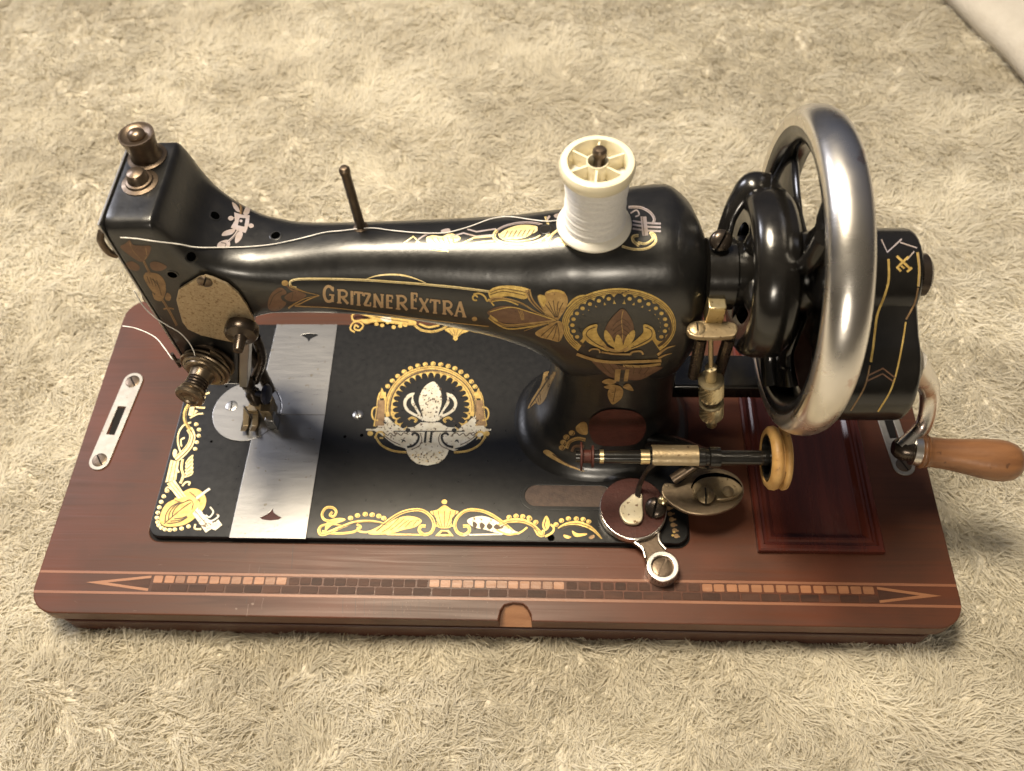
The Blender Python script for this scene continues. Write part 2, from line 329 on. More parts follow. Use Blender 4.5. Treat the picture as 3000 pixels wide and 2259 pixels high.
# ------------------------------------------------------------------ printed ornament: measured outlines laid on the real surface
class Art:
    """flat print; shapes are measured in the coordinates of an enlarged detail and laid on a surface as thin leaf"""
    def __init__(s, crop): s.c = crop; s.sh = []
    def fill(s, pts, mi=0, lay=0, smooth=True):
        if smooth: pts = [(p.x, p.y) for p in cspline([(x, y, 0) for x, y in pts], 4)]
        s.sh.append(('f', pts, mi, lay)); return s
    def poly(s, pts, mi=0, lay=0): return s.fill(pts, mi, lay, False)
    def stroke(s, pts, w, mi=0, lay=0, smooth=True, taper=None, closed=False, line=True):
        if line and lay == 0 and w >= 15 and len(pts) > 2 and not closed:
            s.stroke([(x+w*.16, y+w*.12) for x, y in pts], w*.17, 1, 1, smooth, taper, False, False)
        if smooth and len(pts) > 2:
            q = cspline([(x, y, 0) for x, y in pts], 6) if closed else spline([(x, y, 0) for x, y in pts], 6)[0]
            pts = [(p.x, p.y) for p in q]
        if closed: pts = list(pts)+[pts[0]]
        n = len(pts); L = []; R = []
        for i, (x, y) in enumerate(pts):
            x0, y0 = pts[max(i-1, 0)]; x1, y1 = pts[min(i+1, n-1)]
            if closed and i in (0, n-1): x0, y0 = pts[-2]; x1, y1 = pts[1]
            dx, dy = x1-x0, y1-y0; l = math.hypot(dx, dy) or 1
            t = i/(n-1); ww = w
            if taper == 'both': ww = w*(0.25+0.75*math.sin(math.pi*t))
            elif taper == 'end': ww = w*(1-0.85*t)
            elif taper == 'start': ww = w*(0.15+0.85*t)
            L.append((x-dy/l*ww/2, y+dx/l*ww/2)); R.append((x+dy/l*ww/2, y-dx/l*ww/2))
        s.sh.append(('s', (L, R), mi, lay)); return s
    def dot(s, x, y, r, mi=0, lay=0, k=0.85, rot=0):
        s.sh.append(('f', [(x+r*math.cos(2*math.pi*i/14), y+r*k*math.sin(2*math.pi*i/14)) for i in range(14)], mi, lay)); return s
    def beads(s, pts, r, mi=0, hi=None, ink=None):
        for x, y in pts:
            s.dot(x, y, r, mi)
            if ink is not None: s.stroke([(x+r*.5, y-r*.25), (x+r*.45, y+r*.35), (x-r*.1, y+r*.62)], r*.28, ink, 1)
        return s
    def arc(s, cx, cy, rx, ry, a0, a1, w, mi=0, lay=0, n=40, rot=0):
        c, sn = math.cos(math.radians(rot)), math.sin(math.radians(rot)); P = []
        for i in range(n+1):
            t = math.radians(a0+(a1-a0)*i/n); x, y = rx*math.cos(t), -ry*math.sin(t); P.append((cx+x*c-y*sn, cy+x*sn+y*c))
        return s.stroke(P, w, mi, lay, smooth=False)
    def emit(s, name, bvh, mats, parent, maxlen=14, lift=0.012, extra=0.0):
        bm = bmesh.new(); lay = bm.faces.layers.int.new('lay')
        k = 0
        for kind, dat, mi, ly in s.sh:
            k += 1
            if kind == 's':
                L, R = dat; vl = [bm.verts.new((x, y, 0)) for x, y in L]; vr = [bm.verts.new((x, y, 0)) for x, y in R]
                for i in range(len(L)-1):
                    try:
                        f = bm.faces.new((vl[i], vl[i+1], vr[i+1], vr[i])); f.material_index = mi; f[lay] = ly*1000+k
                    except ValueError: pass
            else:
                vs = [bm.verts.new((x, y, 0)) for x, y in dat]
                for t in tessellate_polygon([[Vector((x, y, 0)) for x, y in dat]]):
                    try:
                        f = bm.faces.new([vs[i] for i in t]); f.material_index = mi; f[lay] = ly*1000+k
                    except ValueError: pass
        ml = maxlen*s.c[2]
        for _ in range(5):
            es = [e for e in bm.edges if e.calc_length() > ml]
            if not es: break
            bmesh.ops.subdivide_edges(bm, edges=es, cuts=1); bmesh.ops.triangulate(bm, faces=[f for f in bm.faces if len(f.verts) > 3])
        bm.verts.ensure_lookup_table(); hit = []
        off = root_off(parent); lyv = [0]*len(bm.verts)
        for i, v in enumerate(bm.verts):
            if v.link_faces: lyv[i] = v.link_faces[0][lay]
        bad = []
        for i, v in enumerate(bm.verts):
            px, py = s.c[0]+v.co.x/s.c[2], s.c[1]+v.co.y/s.c[2]
            d = view_dir(px, py).normalized(); h = bvh.ray_cast(CAM, d)
            if h[0] is None: bad.append(v); continue
            nrm = h[1] if h[1].dot(d) < 0 else -h[1]
            e = lift+0.008*(lyv[i]//1000)+0.00006*(lyv[i] % 1000)+extra
            hit.append((v, h[0]+nrm*e))
        for v, p in hit: v.co = (p-off)*S
        bmesh.ops.delete(bm, geom=bad, context='VERTS')
        big = [f for f in bm.faces if max(e.calc_length() for e in f.edges) > 1.2*S]
        bmesh.ops.delete(bm, geom=big, context='FACES')
        me = bpy.data.meshes.new(name)
        for x in mats: me.materials.append(x)
        camv = (CAM-off)*S
        for f in bm.faces:
            f.normal_update()
            if f.normal.dot(f.calc_center_median()-camv) > 0: f.normal_flip()
        bm.to_mesh(me); bm.free()
        me.polygons.foreach_set('use_smooth', [True]*len(me.polygons))
        return link(bpy.data.objects.new(name, me), parent)
def plane_bvh(z): return BVHTree.FromPolygons([(-40, -40, z), (90, -40, z), (90, 90, z), (-40, 90, z)], [(0, 1, 2, 3)])

# ================================================================== CARPET
G0 = 1.0                                    # backing level; the pile stands on it
ZB = 5.0                                    # top of the wooden base
def lump(x, y):
    """height of the matted pile: soft lumps and the little partings between locks"""
    a = noise.noise((x*.09, y*.09, 3.1)); b = noise.noise((x*.34+.6*a, y*.34, 9.7)); c = noise.noise((x*.95+b, y*.8+a, 4.4)); d = abs(noise.noise((x*.62+.5*c, y*.9+.5*b, 7.7)))
    return .22*a+.20*b+.17*c-.30*max(0, .16-d)/.16
def sheet(x0, x1, y0, y1, st, hole=False):
    nx, ny = int((x1-x0)/st), int((y1-y0)/st); vs = []; fs = []
    for j in range(ny+1):
        for i in range(nx+1):
            x, y = x0+i*st, y0+j*st; vs.append((x, y, 2.0+lump(x, y)-(.9 if (0.4 < x < 49.6 and .3 < y < 21.5) else 0)))
    for j in range(ny):
        for i in range(nx): fs.append((j*(nx+1)+i, j*(nx+1)+i+1, (j+1)*(nx+1)+i+1, (j+1)*(nx+1)+i))
    return vs, fs
mb = MB(); mb.add(*sheet(-40, 88, -18, 82, .45)); carpet = mb.build('carpet', BACKING, smooth=180, weld=False)
carpet['kind'] = 'structure'; carpet['label'] = 'beige matted long-pile carpet under the wooden base'
outer = MB()
for a in ((-140, -39, -120, 180), (87, 190, -120, 180), (-39, 87, -120, -17), (-39, 87, 81, 180)):
    outer.add([(a[0]-(1 if a[0] > 0 and a[0] != 88 else 0), a[2], 1.7), (a[1], a[2], 1.7), (a[1], a[3], 1.7), (a[0], a[3], 1.7)], [(0, 1, 2, 3)])
o = outer.build('carpet_margin', BACKING, smooth=0, weld=False); o['kind'] = 'structure'; o['label'] = 'beige carpet continuing beyond the picture'

def make_pile():
    N = 660000
    x = rng.uniform(-36, 84, N); y = rng.uniform(-16, 78, N)
    keep = ~((x > 0.7) & (x < 49.3) & (y > 0.6) & (y < 21.2)); x, y = x[keep], y[keep]
    # thinner where the frame does not look
    far = (y-20)*.42; keep = (x > -16-far*.6) & (x < 64+far*.45); x, y = x[keep], y[keep]; n = len(x)
    ph = rng.uniform(0, 6.28, 24); kx = rng.normal(0, .8, 24); ky = rng.normal(0, .8, 24)
    W_ = lambda lo, hi, sc: sum(np.sin(kx[i]*sc*x+ky[i]*sc*y+ph[i]) for i in range(lo, hi))
    fld = W_(0, 7, .55); fl2 = W_(7, 14, .16); fl3 = W_(14, 24, 1.5)
    cx = np.floor((x+.35*fld)/0.8); cy = np.floor((y+.3*fl3*.4)/0.8)
    hsh = np.abs(np.sin(cx*12.9898+cy*78.233)*43758.5453) % 1.0; hs2 = np.abs(np.sin(cx*39.346+cy*11.135)*24634.633) % 1.0
    near = .42*np.clip(np.clip((3.0-y)/8.0, 0, 1)+np.clip((x-46)/10, 0, 1)*.4, 0, 1)
    ang = -.35+.42*fld+.45*fl2+.16*fl3+(hsh-.5)*1.5+rng.normal(0, .45, n)
    lean = np.clip(1.28-.34*near+.25*(hs2-.5)+rng.normal(0, .16, n), .3, 1.62)
    ln = 0.82+.22*near+.3*hsh+rng.normal(0, .15, n); w = rng.uniform(.018, .044, n)*(1-.25*near)
    z0 = np.array([lump(a, b) for a, b in zip(x[::1].tolist(), y[::1].tolist())])+1.95
    base = np.stack([x, y, z0], 1); d = np.stack([np.cos(ang), np.sin(ang)], 1); side = np.stack([-d[:, 1], d[:, 0], np.zeros(n)], 1)
    curl = rng.normal(0, .34, n)
    pts = []
    for t in (0.0, .5, 1.0):
        a = lean*(.55+.45*t); hor = ln*t*np.sin(a); ver = ln*t*np.cos(a)
        pts.append(base+np.stack([d[:, 0]*hor, d[:, 1]*hor, ver], 1)+side*(curl*ln*t*t)[:, None])
    ws = (w, w*1.1, w*.35)
    V = np.stack([pts[k]+sg*side*ws[k][:, None] for k in range(3) for sg in (-1, 1)], 1)
    q = np.array([[0, 1, 3, 2], [2, 3, 5, 4]])
    F = (np.arange(n)[:, None, None]*6+q[None]).reshape(-1); nf = n*2
    me = bpy.data.meshes.new('carpet_pile'); me.vertices.add(n*6); me.vertices.foreach_set('co', (V.reshape(-1)*S).astype(np.float32))
    me.loops.add(nf*4); me.loops.foreach_set('vertex_index', F.astype(np.int32))
    me.polygons.add(nf); me.polygons.foreach_set('loop_start', np.arange(0, nf*4, 4, dtype=np.int32))
    me.polygons.foreach_set('use_smooth', np.ones(nf, dtype=bool))
    me.update(calc_edges=True); me.materials.append(PILE)
    o = bpy.data.objects.new('carpet_pile', me); link(o); o['kind'] = 'stuff'; o['label'] = 'matted cream and beige yarn pile of the carpet'; o['category'] = 'carpet pile'
    print('strands', n)
make_pile()

# pale cloth lying on the carpet in the far right corner
mb = MB(); A = Vector((58.6, 66, 0)); B = Vector((69.4, 36, 0)); ux = (B-A).normalized(); uy = Vector((-ux.y, ux.x, 0))
if uy.x < 0: uy = -uy
prof = [(1.3, 1.9), (0.5, 2.4), (0.0, 3.1), (-.1, 3.9), (0.35, 4.7), (1.4, 5.2), (4, 5.5), (9, 5.6), (18, 5.6), (22, 5.2), (22, 1.4)]
nn = 46; vs = []; fs = []
for i in range(nn+1):
    t = i/nn
    for j, (a, h) in enumerate(prof):
        p = A+ux*(t*(B-A).length)+uy*a; p.z = h
        wv = noise.noise((p.x*.12, p.y*.12, h*.3)); p += uy*(0.5*wv if j < 8 else 0); p.z += 0.25*noise.noise((p.x*.2, p.y*.2, 5))
        vs.append(p)
k = len(prof)
for i in range(nn):
    for j in range(k-1): fs.append((i*k+j, i*k+j+1, (i+1)*k+j+1, (i+1)*k+j))
fs.append(tuple(range(k))); fs.append(tuple(reversed(range(nn*k, nn*k+k))))
mb.add(vs, fs); cl = mb.build('pale_cloth', CLOTH, smooth=50)
cl['label'] = 'smooth pale grey-beige cloth with a rounded edge on the carpet, far right corner'; cl['category'] = 'cloth'

# ================================================================== WOODEN BASE
base = thing('wooden_base', (25, 10.6, 1.4), 'brown mahogany base board with inlaid border under the black sewing machine', 'sewing machine base')
notch = [(25.75, 0.0), (25.85, 0.55), (26.05, 0.85), (26.5, 0.98), (27.0, 0.95), (27.25, 0.75), (27.45, 0.4), (27.5, 0.0)]
rim = rrect(0.05, 0, 49.95, 21.4, 1.5)
i0 = min(range(len(rim)), key=lambda i: (abs(rim[i][1])+abs(rim[i][0]-48.5)))    # end of the front edge
rim2 = rim[:]
# the front edge runs from the last point of the list (left) to the first one (right)
rim2 = rim2+notch
hole = rrect(5.68, 4.2, 36.15, 19.2, 0.75)
MB().prism([rim2, hole], 3.9, ZB, 0.07).build('base_board', WOOD, base)
MB().prism([rrect(0.75, 0.12, 49.2, 21.2, 1.3), rrect(5.4, 4.0, 36.4, 19.5, .5)], 3.6, 3.9, 0.03).build('groove', EDGEWOOD, base)
MB().prism([rrect(0.65, -0.02, 49.3, 21.3, 1.4)], 1.4, 3.62, 0.1).build('plinth', EDGEWOOD, base)
MB().add([(25.7, .02, 3.91), (27.55, .02, 3.91), (27.5, .45, 4.3), (27.2, .98, 4.72), (26.5, 1.0, 4.78), (25.9, .8, 4.7), (25.72, .4, 4.3)],
         [(0, 1, 2, 6), (6, 2, 3, 5), (5, 3, 4)]).build('finger_notch', PALEWOOD, base)
def tile_mesh(w, d, h, name, material):
    b = MB(); b.prism([rrect(-w/2, -d/2, w/2, d/2, min(w, d)*.12, 1)], 0, h, 0.012, res=0)
    o = b.build(name, material); me = o.data; bpy.data.objects.remove(o); return me
off0 = Vector((25, 10.6, 1.4))
def place(name, me, x, y, rz=0, sx=1):
    o = bpy.data.objects.new(name, me); o.location = (Vector((x, y, ZB+0.002))-off0)*S; o.rotation_euler = (0, 0, rz); o.scale = (sx, 1, 1)
    return link(o, base)
sqL = tile_mesh(.55, .42, .022, 'inlay_square', INLAYL); sqD = tile_mesh(.57, .42, .016, 'inlay_square', INLAYD); brk = tile_mesh(.98, .40, .014, 'inlay_block', INLAYD)
def squares(xa, xb, me, n, jit=.02):
    p = (xb-xa)/n
    for i in range(n): place('inlay_square', me, xa+p*(i+.5)+random.uniform(-jit, jit), 1.98+random.uniform(-.008, .008), random.uniform(-.012, .012), random.uniform(.95, 1.02))
squares(6.62, 14.12, sqL, 12); squares(14.16, 21.85, sqD, 12); squares(21.9, 29.25, sqL, 12); squares(29.3, 36.45, sqD, 11); squares(36.5, 45.62, sqL, 14)
for i in range(38): place('inlay_block', brk, 7.15+i*1.03+random.uniform(-.02, .02), 1.50+random.uniform(-.008, .008), random.uniform(-.008, .008), random.uniform(.96, 1.0))
for y0, y1 in ((2.25, 2.40), (1.10, 1.25)):
    MB().box((.12, y0, ZB-.02), (49.88, y1, ZB+.012)).build('inlay_line', STRING, base, bevel=.008)
for sgn, tip, opn in ((1, 2.9, 6.5), (-1, 49.0, 45.75)):
    y = 1.74
    b = MB(); b.prism([[(tip, y), (opn, y+.44), (opn, y+.30), (tip+(opn-tip)*.34, y), (opn, y-.30), (opn, y-.44)][::1 if sgn < 0 else -1]], ZB-.01, ZB+.014)
    b.build('inlay_arrowhead', INLAYL, base)
    b = MB(); b.prism([[(tip+(opn-tip)*.40, y), (opn, y+.27), (opn, y-.27)][::1 if sgn < 0 else -1]], ZB-.01, ZB+.010); b.build('inlay_wedge', INLAYD, base)

# end latch plates with screws
def screw_head(parent, o, axis, r, h=.08, material=None, name='screw', ang=0.4, dome=.5):
    """round head cut by a real slot whose dark floor lies below"""
    ax = Vector(axis).normalized(); a = ax.orthogonal().normalized(); a = Matrix.Rotation(ang, 3, ax) @ a; b = ax.cross(a); o = Vector(o)
    n = 14; mbx = MB(); w = .11; top = h*dome+.012
    for sg in (1, -1):
        t0 = math.asin(w); pts = [(r*math.cos(t0+(math.pi-2*t0)*k/n), r*math.sin(t0+(math.pi-2*t0)*k/n)) for k in range(n+1)]
        rings = []
        for f, z in ((1, -h*.5), (1, h*.55), (.93, h*.9), (.6, h+top*.6), (.3, h+top*.9)):
            rings.append([o+a*(x*f)+b*(sg*max(y*f, w*r))+ax*z for x, y in pts])
        N = n+1; vs = [v for R_ in rings for v in R_]; fs = []
        for i in range(len(rings)-1):
            for k in range(N): q = (k+1) % N; fs.append((i*N+k, i*N+q, (i+1)*N+q, (i+1)*N+k))
        fs.append(tuple((len(rings)-1)*N+k for k in range(N)))
        mbx.add(vs, fs)
    mbx.lathe([(r*.96, -h*.6), (r*.96, max(.012, h*.1)), (0, max(.012, h*.1))], o, ax, 20, mi=1)
    return mbx.build(name, [material or BROWNMETAL, INK], parent, smooth=40)
for (cx, cy, rz) in ((1.80, 12.05, math.radians(5.4)), (48.35, 12.2, math.radians(-5.0))):
    F = Matrix.Translation((cx, cy, ZB)) @ Matrix.Rotation(-rz, 4, 'Z')
    st = rrect(-.62, -3.45, .62, 3.45, .61, 8); hl = [(-.26, -1.05), (.26, -1.05), (.26, .95), (-.26, .95)]
    pl = MB().prism([st, hl], 0.0, .09, .025, frame=F).build('latch_plate', LATCHSTEEL, base)
    MB().box((cx-.26, cy-1.0, ZB+.004), (cx+.26, cy+.9, ZB+.012)).build('latch_slot', INK, pl)
    for yy in (-2.8, 2.8):
        p = F @ Vector((0, yy, .092)); screw_head(pl, p, (0, 0, 1), .44, .03, BROWNMETAL, ang=1.45+random.uniform(-.2, .2), dome=.15)

# moulded compartment lid
lid = MB()
x0, y0, x1, y1 = 39.72, 4.0, 46.45, 20.6
prof = [(0, 0), (0, .36), (.1, .45), (.3, .46), (.38, .36), (.5, .33), (.62, .42), (.75, .42), (.92, .30), (1.0, .22)]
cor = lambda d: [(x0+d, y0+d), (x1-d, y0+d), (x1-d, y1-d), (x0+d, y1-d)]
vs = []; fs = []
for d, h in prof: vs += [(x, y, ZB+.002+h) for x, y in cor(d)]
for i in range(len(prof)-1):
    for k in range(4): q = (k+1) % 4; fs.append((i*4+k, i*4+q, (i+1)*4+q, (i+1)*4+k))
lid.add(vs, fs); lf = lid.build('compartment_frame', DARKWOOD, base, smooth=30)
MB().box((x0+.95, y0+.95, ZB+.05), (x1-.95, y1-.95, ZB+.225)).build('compartment_lid', DARKWOOD, lf, bevel=.03)

# ================================================================== SEWING MACHINE
sm = thing('sewing_machine', (21, 11.8, ZB), 'antique black hand-crank sewing machine with gold ornament and nickel handwheel', 'sewing machine')
BZ = 5.40                                   # top of the cast bed
MB().prism([rrect(5.82, 4.32, 36.02, 19.08, 0.7)], BZ-.42, BZ, .06).build('bed_plate', BEDBLK, sm)
MB().prism([rrect(5.66, 4.18, 36.17, 19.22, 0.75)], 4.3, 4.96).build('bed_recess', INK, sm)
# slide plates with spade-shaped finger holes
def spade(cx, cy, s): return [(cx+s*x, cy+s*y*(1 if s > 0 else 1)) for x, y in [(-.62, .05), (-.5, -.12), (0, -.18), (.5, -.12), (.62, .05), (.35, .18), (.15, .32), (0, .55), (-.15, .32), (-.35, .18)]]
ycut = 12.25
c0 = (9.9, 12.6)
front = [(10.55, 4.28), (14.85, 4.28), (14.8, ycut), (11.6, ycut)]
arcp = [(9.95+2.12*math.cos(t), 12.55+2.12*math.sin(t)) for t in [math.radians(a) for a in (-8, -20, -32, -44, -56, -68, -72)]]
front = [(10.55, 4.28), (14.87, 4.28), (14.8, ycut)]+arcp
MB().prism([front, [(12.68+x, 5.55+y) for x, y in [(-.62, -.02), (-.45, -.14), (0, -.19), (.45, -.14), (.62, -.02), (.3, .14), (.1, .3), (0, .52), (-.1, .3), (-.3, .14)]]], BZ+.004, BZ+.05, .012).build('slide_plate', STEEL, sm)
arcq = [(9.95+2.12*math.cos(t), 12.55+2.12*math.sin(t)) for t in [math.radians(a) for a in (72, 56, 40, 24, 8, -7)]]
rear = [(14.8, ycut+.03), (14.62, 19.05), (10.66, 19.05)]+arcq
MB().prism([rear, [(12.95+x*.9, 18.15+y*.9) for x, y in [(-.62, .02), (-.3, -.14), (-.1, -.3), (0, -.52), (.1, -.3), (.3, -.14), (.62, .02), (.45, .14), (0, .19), (-.45, .14)]]], BZ+.004, BZ+.05, .012).build('slide_plate', STEEL, sm)
MB().box((10.8, 5.1, BZ+.001), (14.2, 6.3, BZ+.003)).build('finger_hole_floor', MAROON, sm, smooth=0)
np_ = MB().prism([circle(9.95, 12.5, 2.08, 56), [(9.85, 11.15), (10.25, 11.15), (10.25, 11.85), (9.85, 11.85)]], BZ+.004, BZ+.075, .02).build('needle_plate', STEEL, sm)
screw_head(np_, (8.95, 12.85, BZ+.07), (0, 0, 1), .36, .03, STEEL, ang=.9, dome=.1)
fd = MB()
for k in range(3): fd.box((9.88+k*.12, 11.18, BZ+.01), (9.96+k*.12, 11.82, BZ+.085))
fd.build('feed_dog', DARKMETAL, np_)
screw_head(sm, (16.8, 12.3, BZ+.0), (0, 0, 1), .33, .05, STEEL, name='bed_screw', ang=1.2, dome=.5)
for (x, y, r) in ((28.5, 4.55, .2), (17.2, 10.9, .1), (16.2, 10.8, .09), (8.2, 10.4, .08), (8.3, 14.3, .08)):
    MB().lathe([(r, 0), (r, .012), (0, .012)], (x, y, BZ+.001), (0, 0, 1), 16).build('bed_hole', HOLE, sm)
# oblong cover in the bed front
MB().prism([rrect(26.75, 6.2, 32.2, 7.95, .85), rrect(27.0, 6.42, 31.9, 7.72, .64)], BZ, BZ+.05, .02).build('cover_rim', BEDBLK, sm)
MB().prism([rrect(27.0, 6.42, 31.9, 7.72, .64)], BZ+.002, BZ+.02).build('cover_slide', SLOTMETAL, sm)

# ---- cast arm: head, neck and tube as one loft, pillar as another
arm_secs = [(9.80, 12.95, 17.85, 2.60, 6.30, 14), (9.88, 12.95, 17.85, 2.66, 6.36, 14), (11.75, 12.95, 17.87, 2.66, 6.36, 14), (11.95, 12.95, 18.0, 2.64, 6.1, 11),
            (12.4, 12.87, 18.05, 2.56, 4.95, 8), (13.2, 12.72, 18.75, 2.42, 3.1, 5.5), (14.2, 12.52, 19.2, 2.22, 2.15, 4), (15.3, 12.35, 19.25, 2.06, 1.93, 3.1), (17, 12.22, 19.2, 1.97, 2.02, 2.4),
            (19, 12.2, 19.15, 1.95, 2.22, 2.2), (22, 12.2, 18.95, 2.1, 2.52, 2.15), (25, 12.2, 18.55, 2.38, 3.0, 2.15), (27, 12.2, 18.15, 2.6, 3.5, 2.2), (28.2, 12.2, 17.75, 2.75, 4.05, 2.3),
            (29.2, 12.2, 17.1, 2.85, 4.85, 2.4), (30.5, 12.35, 16.8, 3.05, 5.2, 2.5), (32.2, 12.8, 16.85, 3.45, 5.3, 2.8), (33.6, 12.85, 16.9, 3.5, 5.3, 2.8), (34.6, 12.7, 16.9, 3.2, 4.8, 2.7), (35.25, 12.3, 17.1, 2.3, 3.9, 2.4), (35.6, 12.2, 17.1, 1.6, 2.8, 2.4), (35.7, 12.2, 17.1, .8, 1.4, 2.2)]
arm = MB(); superloft(arm, interp(arm_secs, 5), 'x', 88)
pil_secs = [(BZ-.02, 31.4, 12.1, 5.15, 4.15, 2.3), (5.62, 31.4, 12.1, 4.95, 3.95, 2.3), (6.0, 31.45, 12.12, 4.45, 3.55, 2.4), (7.0, 31.6, 12.15, 3.85, 3.05, 2.6), (9.0, 31.75, 12.2, 3.45, 2.75, 2.7), (12, 31.8, 12.2, 3.3, 2.7, 2.7),
            (15, 31.8, 12.2, 3.2, 2.75, 2.6), (18, 31.8, 12.2, 3.0, 2.6, 2.5), (19.5, 31.8, 12.2, 2.2, 1.8, 2.5)]
superloft(arm, interp(pil_secs, 5), 'z', 72)
arm.build('cast_arm', JAPAN, sm, smooth=32, weld=False)
ARM = bvh_of(arm); BED = plane_bvh(BZ)
def on_arm(px, py):
    h = ARM.ray_cast(CAM, view_dir(px, py).normalized()); return h[0], h[1]

# face plate on the left end of the head
fp = MB().prism([[(10.25, 11.6), (15.7, 11.6), (15.7, 24.3), (10.25, 24.3)]], 9.70, 9.80, .03, frame=Matrix(((0, 0, 1, 0), (1, 0, 0, 0), (0, 1, 0, 0), (0, 0, 0, 1)))).build('face_plate', STEEL, sm)
MB().lathe([(.0, -.1), (.22, -.1), (.22, .5), (.5, .55), (.55, .7), (.5, .95), (.3, 1.05), (0, 1.08)], (9.62, 12.0, 17.6), (-1, 0, 0), 20).build('thumb_screw', BROWNMETAL, fp)
MB().tube([(9.66, 10.35, 22.3), (9.5, 10.2, 22.7), (9.48, 10.2, 23.4), (9.66, 10.35, 23.8)], .16, 10).build('thread_guide', BROWNMETAL, fp)
# presser-bar cap and needle-bar bush on top of the head
MB().lathe([(0, 0), (.86, 0), (.86, .08), (.70, .16), (.62, .4), (.70, 1.0), (.76, 1.25), (.76, 1.34), (.69, 1.34), (.58, 1.26), (.38, 1.22), (.38, 1.34), (.30, 1.44), (.16, 1.5), (0, 1.52)], (10.78, 14.3, 24.2), (0, 0, 1), 40).build('presser_knob', BROWNMETAL, sm)
MB().lathe([(0, 0), (.78, 0), (.78, .06), (.6, .1), (.56, .2), (.46, .22), (.42, .5), (.34, .62), (.16, .68), (0, .7)], (10.85, 12.75, 24.2), (0, 0, 1), 36).build('needle_bar_cap', BROWNMETAL, sm)

# oiling holes and small bosses
for px, py in ((630, 632), (808, 690), (560, 752), (505, 805), (1598, 672)):
    p, nrm = on_arm(px, py)
    oh = MB().lathe([(.21, .012), (0, .012)], p, nrm, 18, mi=1); oh.lathe([(.21, -.03), (.21, .02), (.25, .026), (.29, .015), (.29, -.03)], p, nrm, 22, closed=True); oh.build('oil_hole', [JAPAN, HOLE], sm)

# cover plate on the head front
cov_px = crop_pts((250, 780, 3.0857), [(1030, 88), (1090, 72), (1165, 95), (1290, 150), (1390, 235), (1460, 330), (1510, 430), (1550, 530), (1545, 600), (1480, 668), (1380, 680), (1270, 660), (1180, 640), (1050, 610), (930, 555), (882, 490), (850, 380), (828, 290), (848, 195), (940, 140)])
poly = [on_plane(x, y, 1, 10.22) for x, y in cov_px]
FY = Matrix(((1, 0, 0, 0), (0, 0, -1, 0), (0, 1, 0, 0), (0, 0, 0, 1)))        # local x,y,z -> x, z, -y
cp = MB().prism([[(p.x, p.z) for p in poly]], -10.34, -10.22, .035, frame=FY)
cp = MB().prism([[(p.x, p.z) for p in poly]], 10.10, 10.24, .035, frame=Matrix(((1, 0, 0, 0), (0, 0, 1, 0), (0, 1, 0, 0), (0, 0, 0, 1)))).build('cover_plate', PLATEMETAL, sm)
p = on_plane(*crop_pts((250, 780, 3.0857), [(1080, 140)])[0], 1, 10.1); screw_head(cp, p, (0, -1, 0), .34, .07, BROWNMETAL, ang=.3)
p = on_plane(*crop_pts((250, 780, 3.0857), [(1420, 545)])[0], 1, 10.1)
MB().lathe([(0, 0), (.78, 0), (.80, .1), (.80, .42), (.72, .56), (.5, .6), (.3, .68), (.25, 1.3), (.22, 1.42), (0, 1.45)], p, (0.05, -1, 0), 30).build('clamp_nut', DARKMETAL, cp)

# thread tension on the head front
ta = Vector((-.22, -1, 0.05)).normalized(); to = Vector((11.15, 10.35, 14.3))
tn = MB().lathe([(0, 0), (1.3, 0), (1.34, .1), (1.3, .2), (.6, .22), (0, .22)], to, ta, 44).build('tension_unit', BROWNMETAL, sm)
MB().lathe([(.4, .2), (1.22, .34), (1.26, .42), (1.22, .48), (.4, .52)], to, ta, 44).build('tension_disc', ANTIQUE, tn)
MB().lathe([(.4, .5), (1.28, .60), (1.32, .68), (1.26, .74), (1.13, .72), (1.12, .82), (1.0, .86), (.97, .82), (.95, .95), (.78, 1.0), (.66, .98), (.6, 1.1), (.56, 1.4), (.46, 1.46)], to, ta, 44).build('tension_disc', ANTIQUE, tn)
cs = MB()
for k in range(3): cs.lathe([(.5+.07*math.cos(t), 1.5+k*.17+.085*math.sin(t)) for t in [2*math.pi*i/8 for i in range(8)]], to, ta, 26, closed=True)
cs.lathe([(.36, 1.3), (.36, 2.2)], to, ta, 16); cs.build('tension_spring', DARKMETAL, tn)
MB().lathe([(.3, 1.95), (.62, 1.97), (.66, 2.05), (.6, 2.13), (.56, 2.17), (.6, 2.22), (.72, 2.26), (.76, 2.38), (.7, 2.5), (.5, 2.52), (.42, 2.44), (.24, 2.44), (0, 2.3)], to, ta, 32).build('tension_nut', ANTIQUE, tn)
br = [on_plane(x, y, 1, 9.75) for x, y in crop_pts((250, 780, 3.0857), [(1130, 760), (1230, 830), (1272, 880), (1240, 930), (1250, 975), (1275, 1010), (1230, 1040), (1120, 1040), (1080, 980)])]
MB().prism([[(q.x, q.z) for q in br]], 9.75, 9.85, .02, frame=Matrix(((1, 0, 0, 0), (0, 0, 1, 0), (0, 1, 0, 0), (0, 0, 0, 1)))).build('tension_bracket', ANTIQUE, tn)
MB().tube([(10.9, 10.3, 13.9), (9.4, 10.2, 14.35)], .11, 8).tube([(9.4, 10.2, 13.8), (9.4, 10.2, 14.95)], .09, 8).build('thread_hook', DARKMETAL, tn)

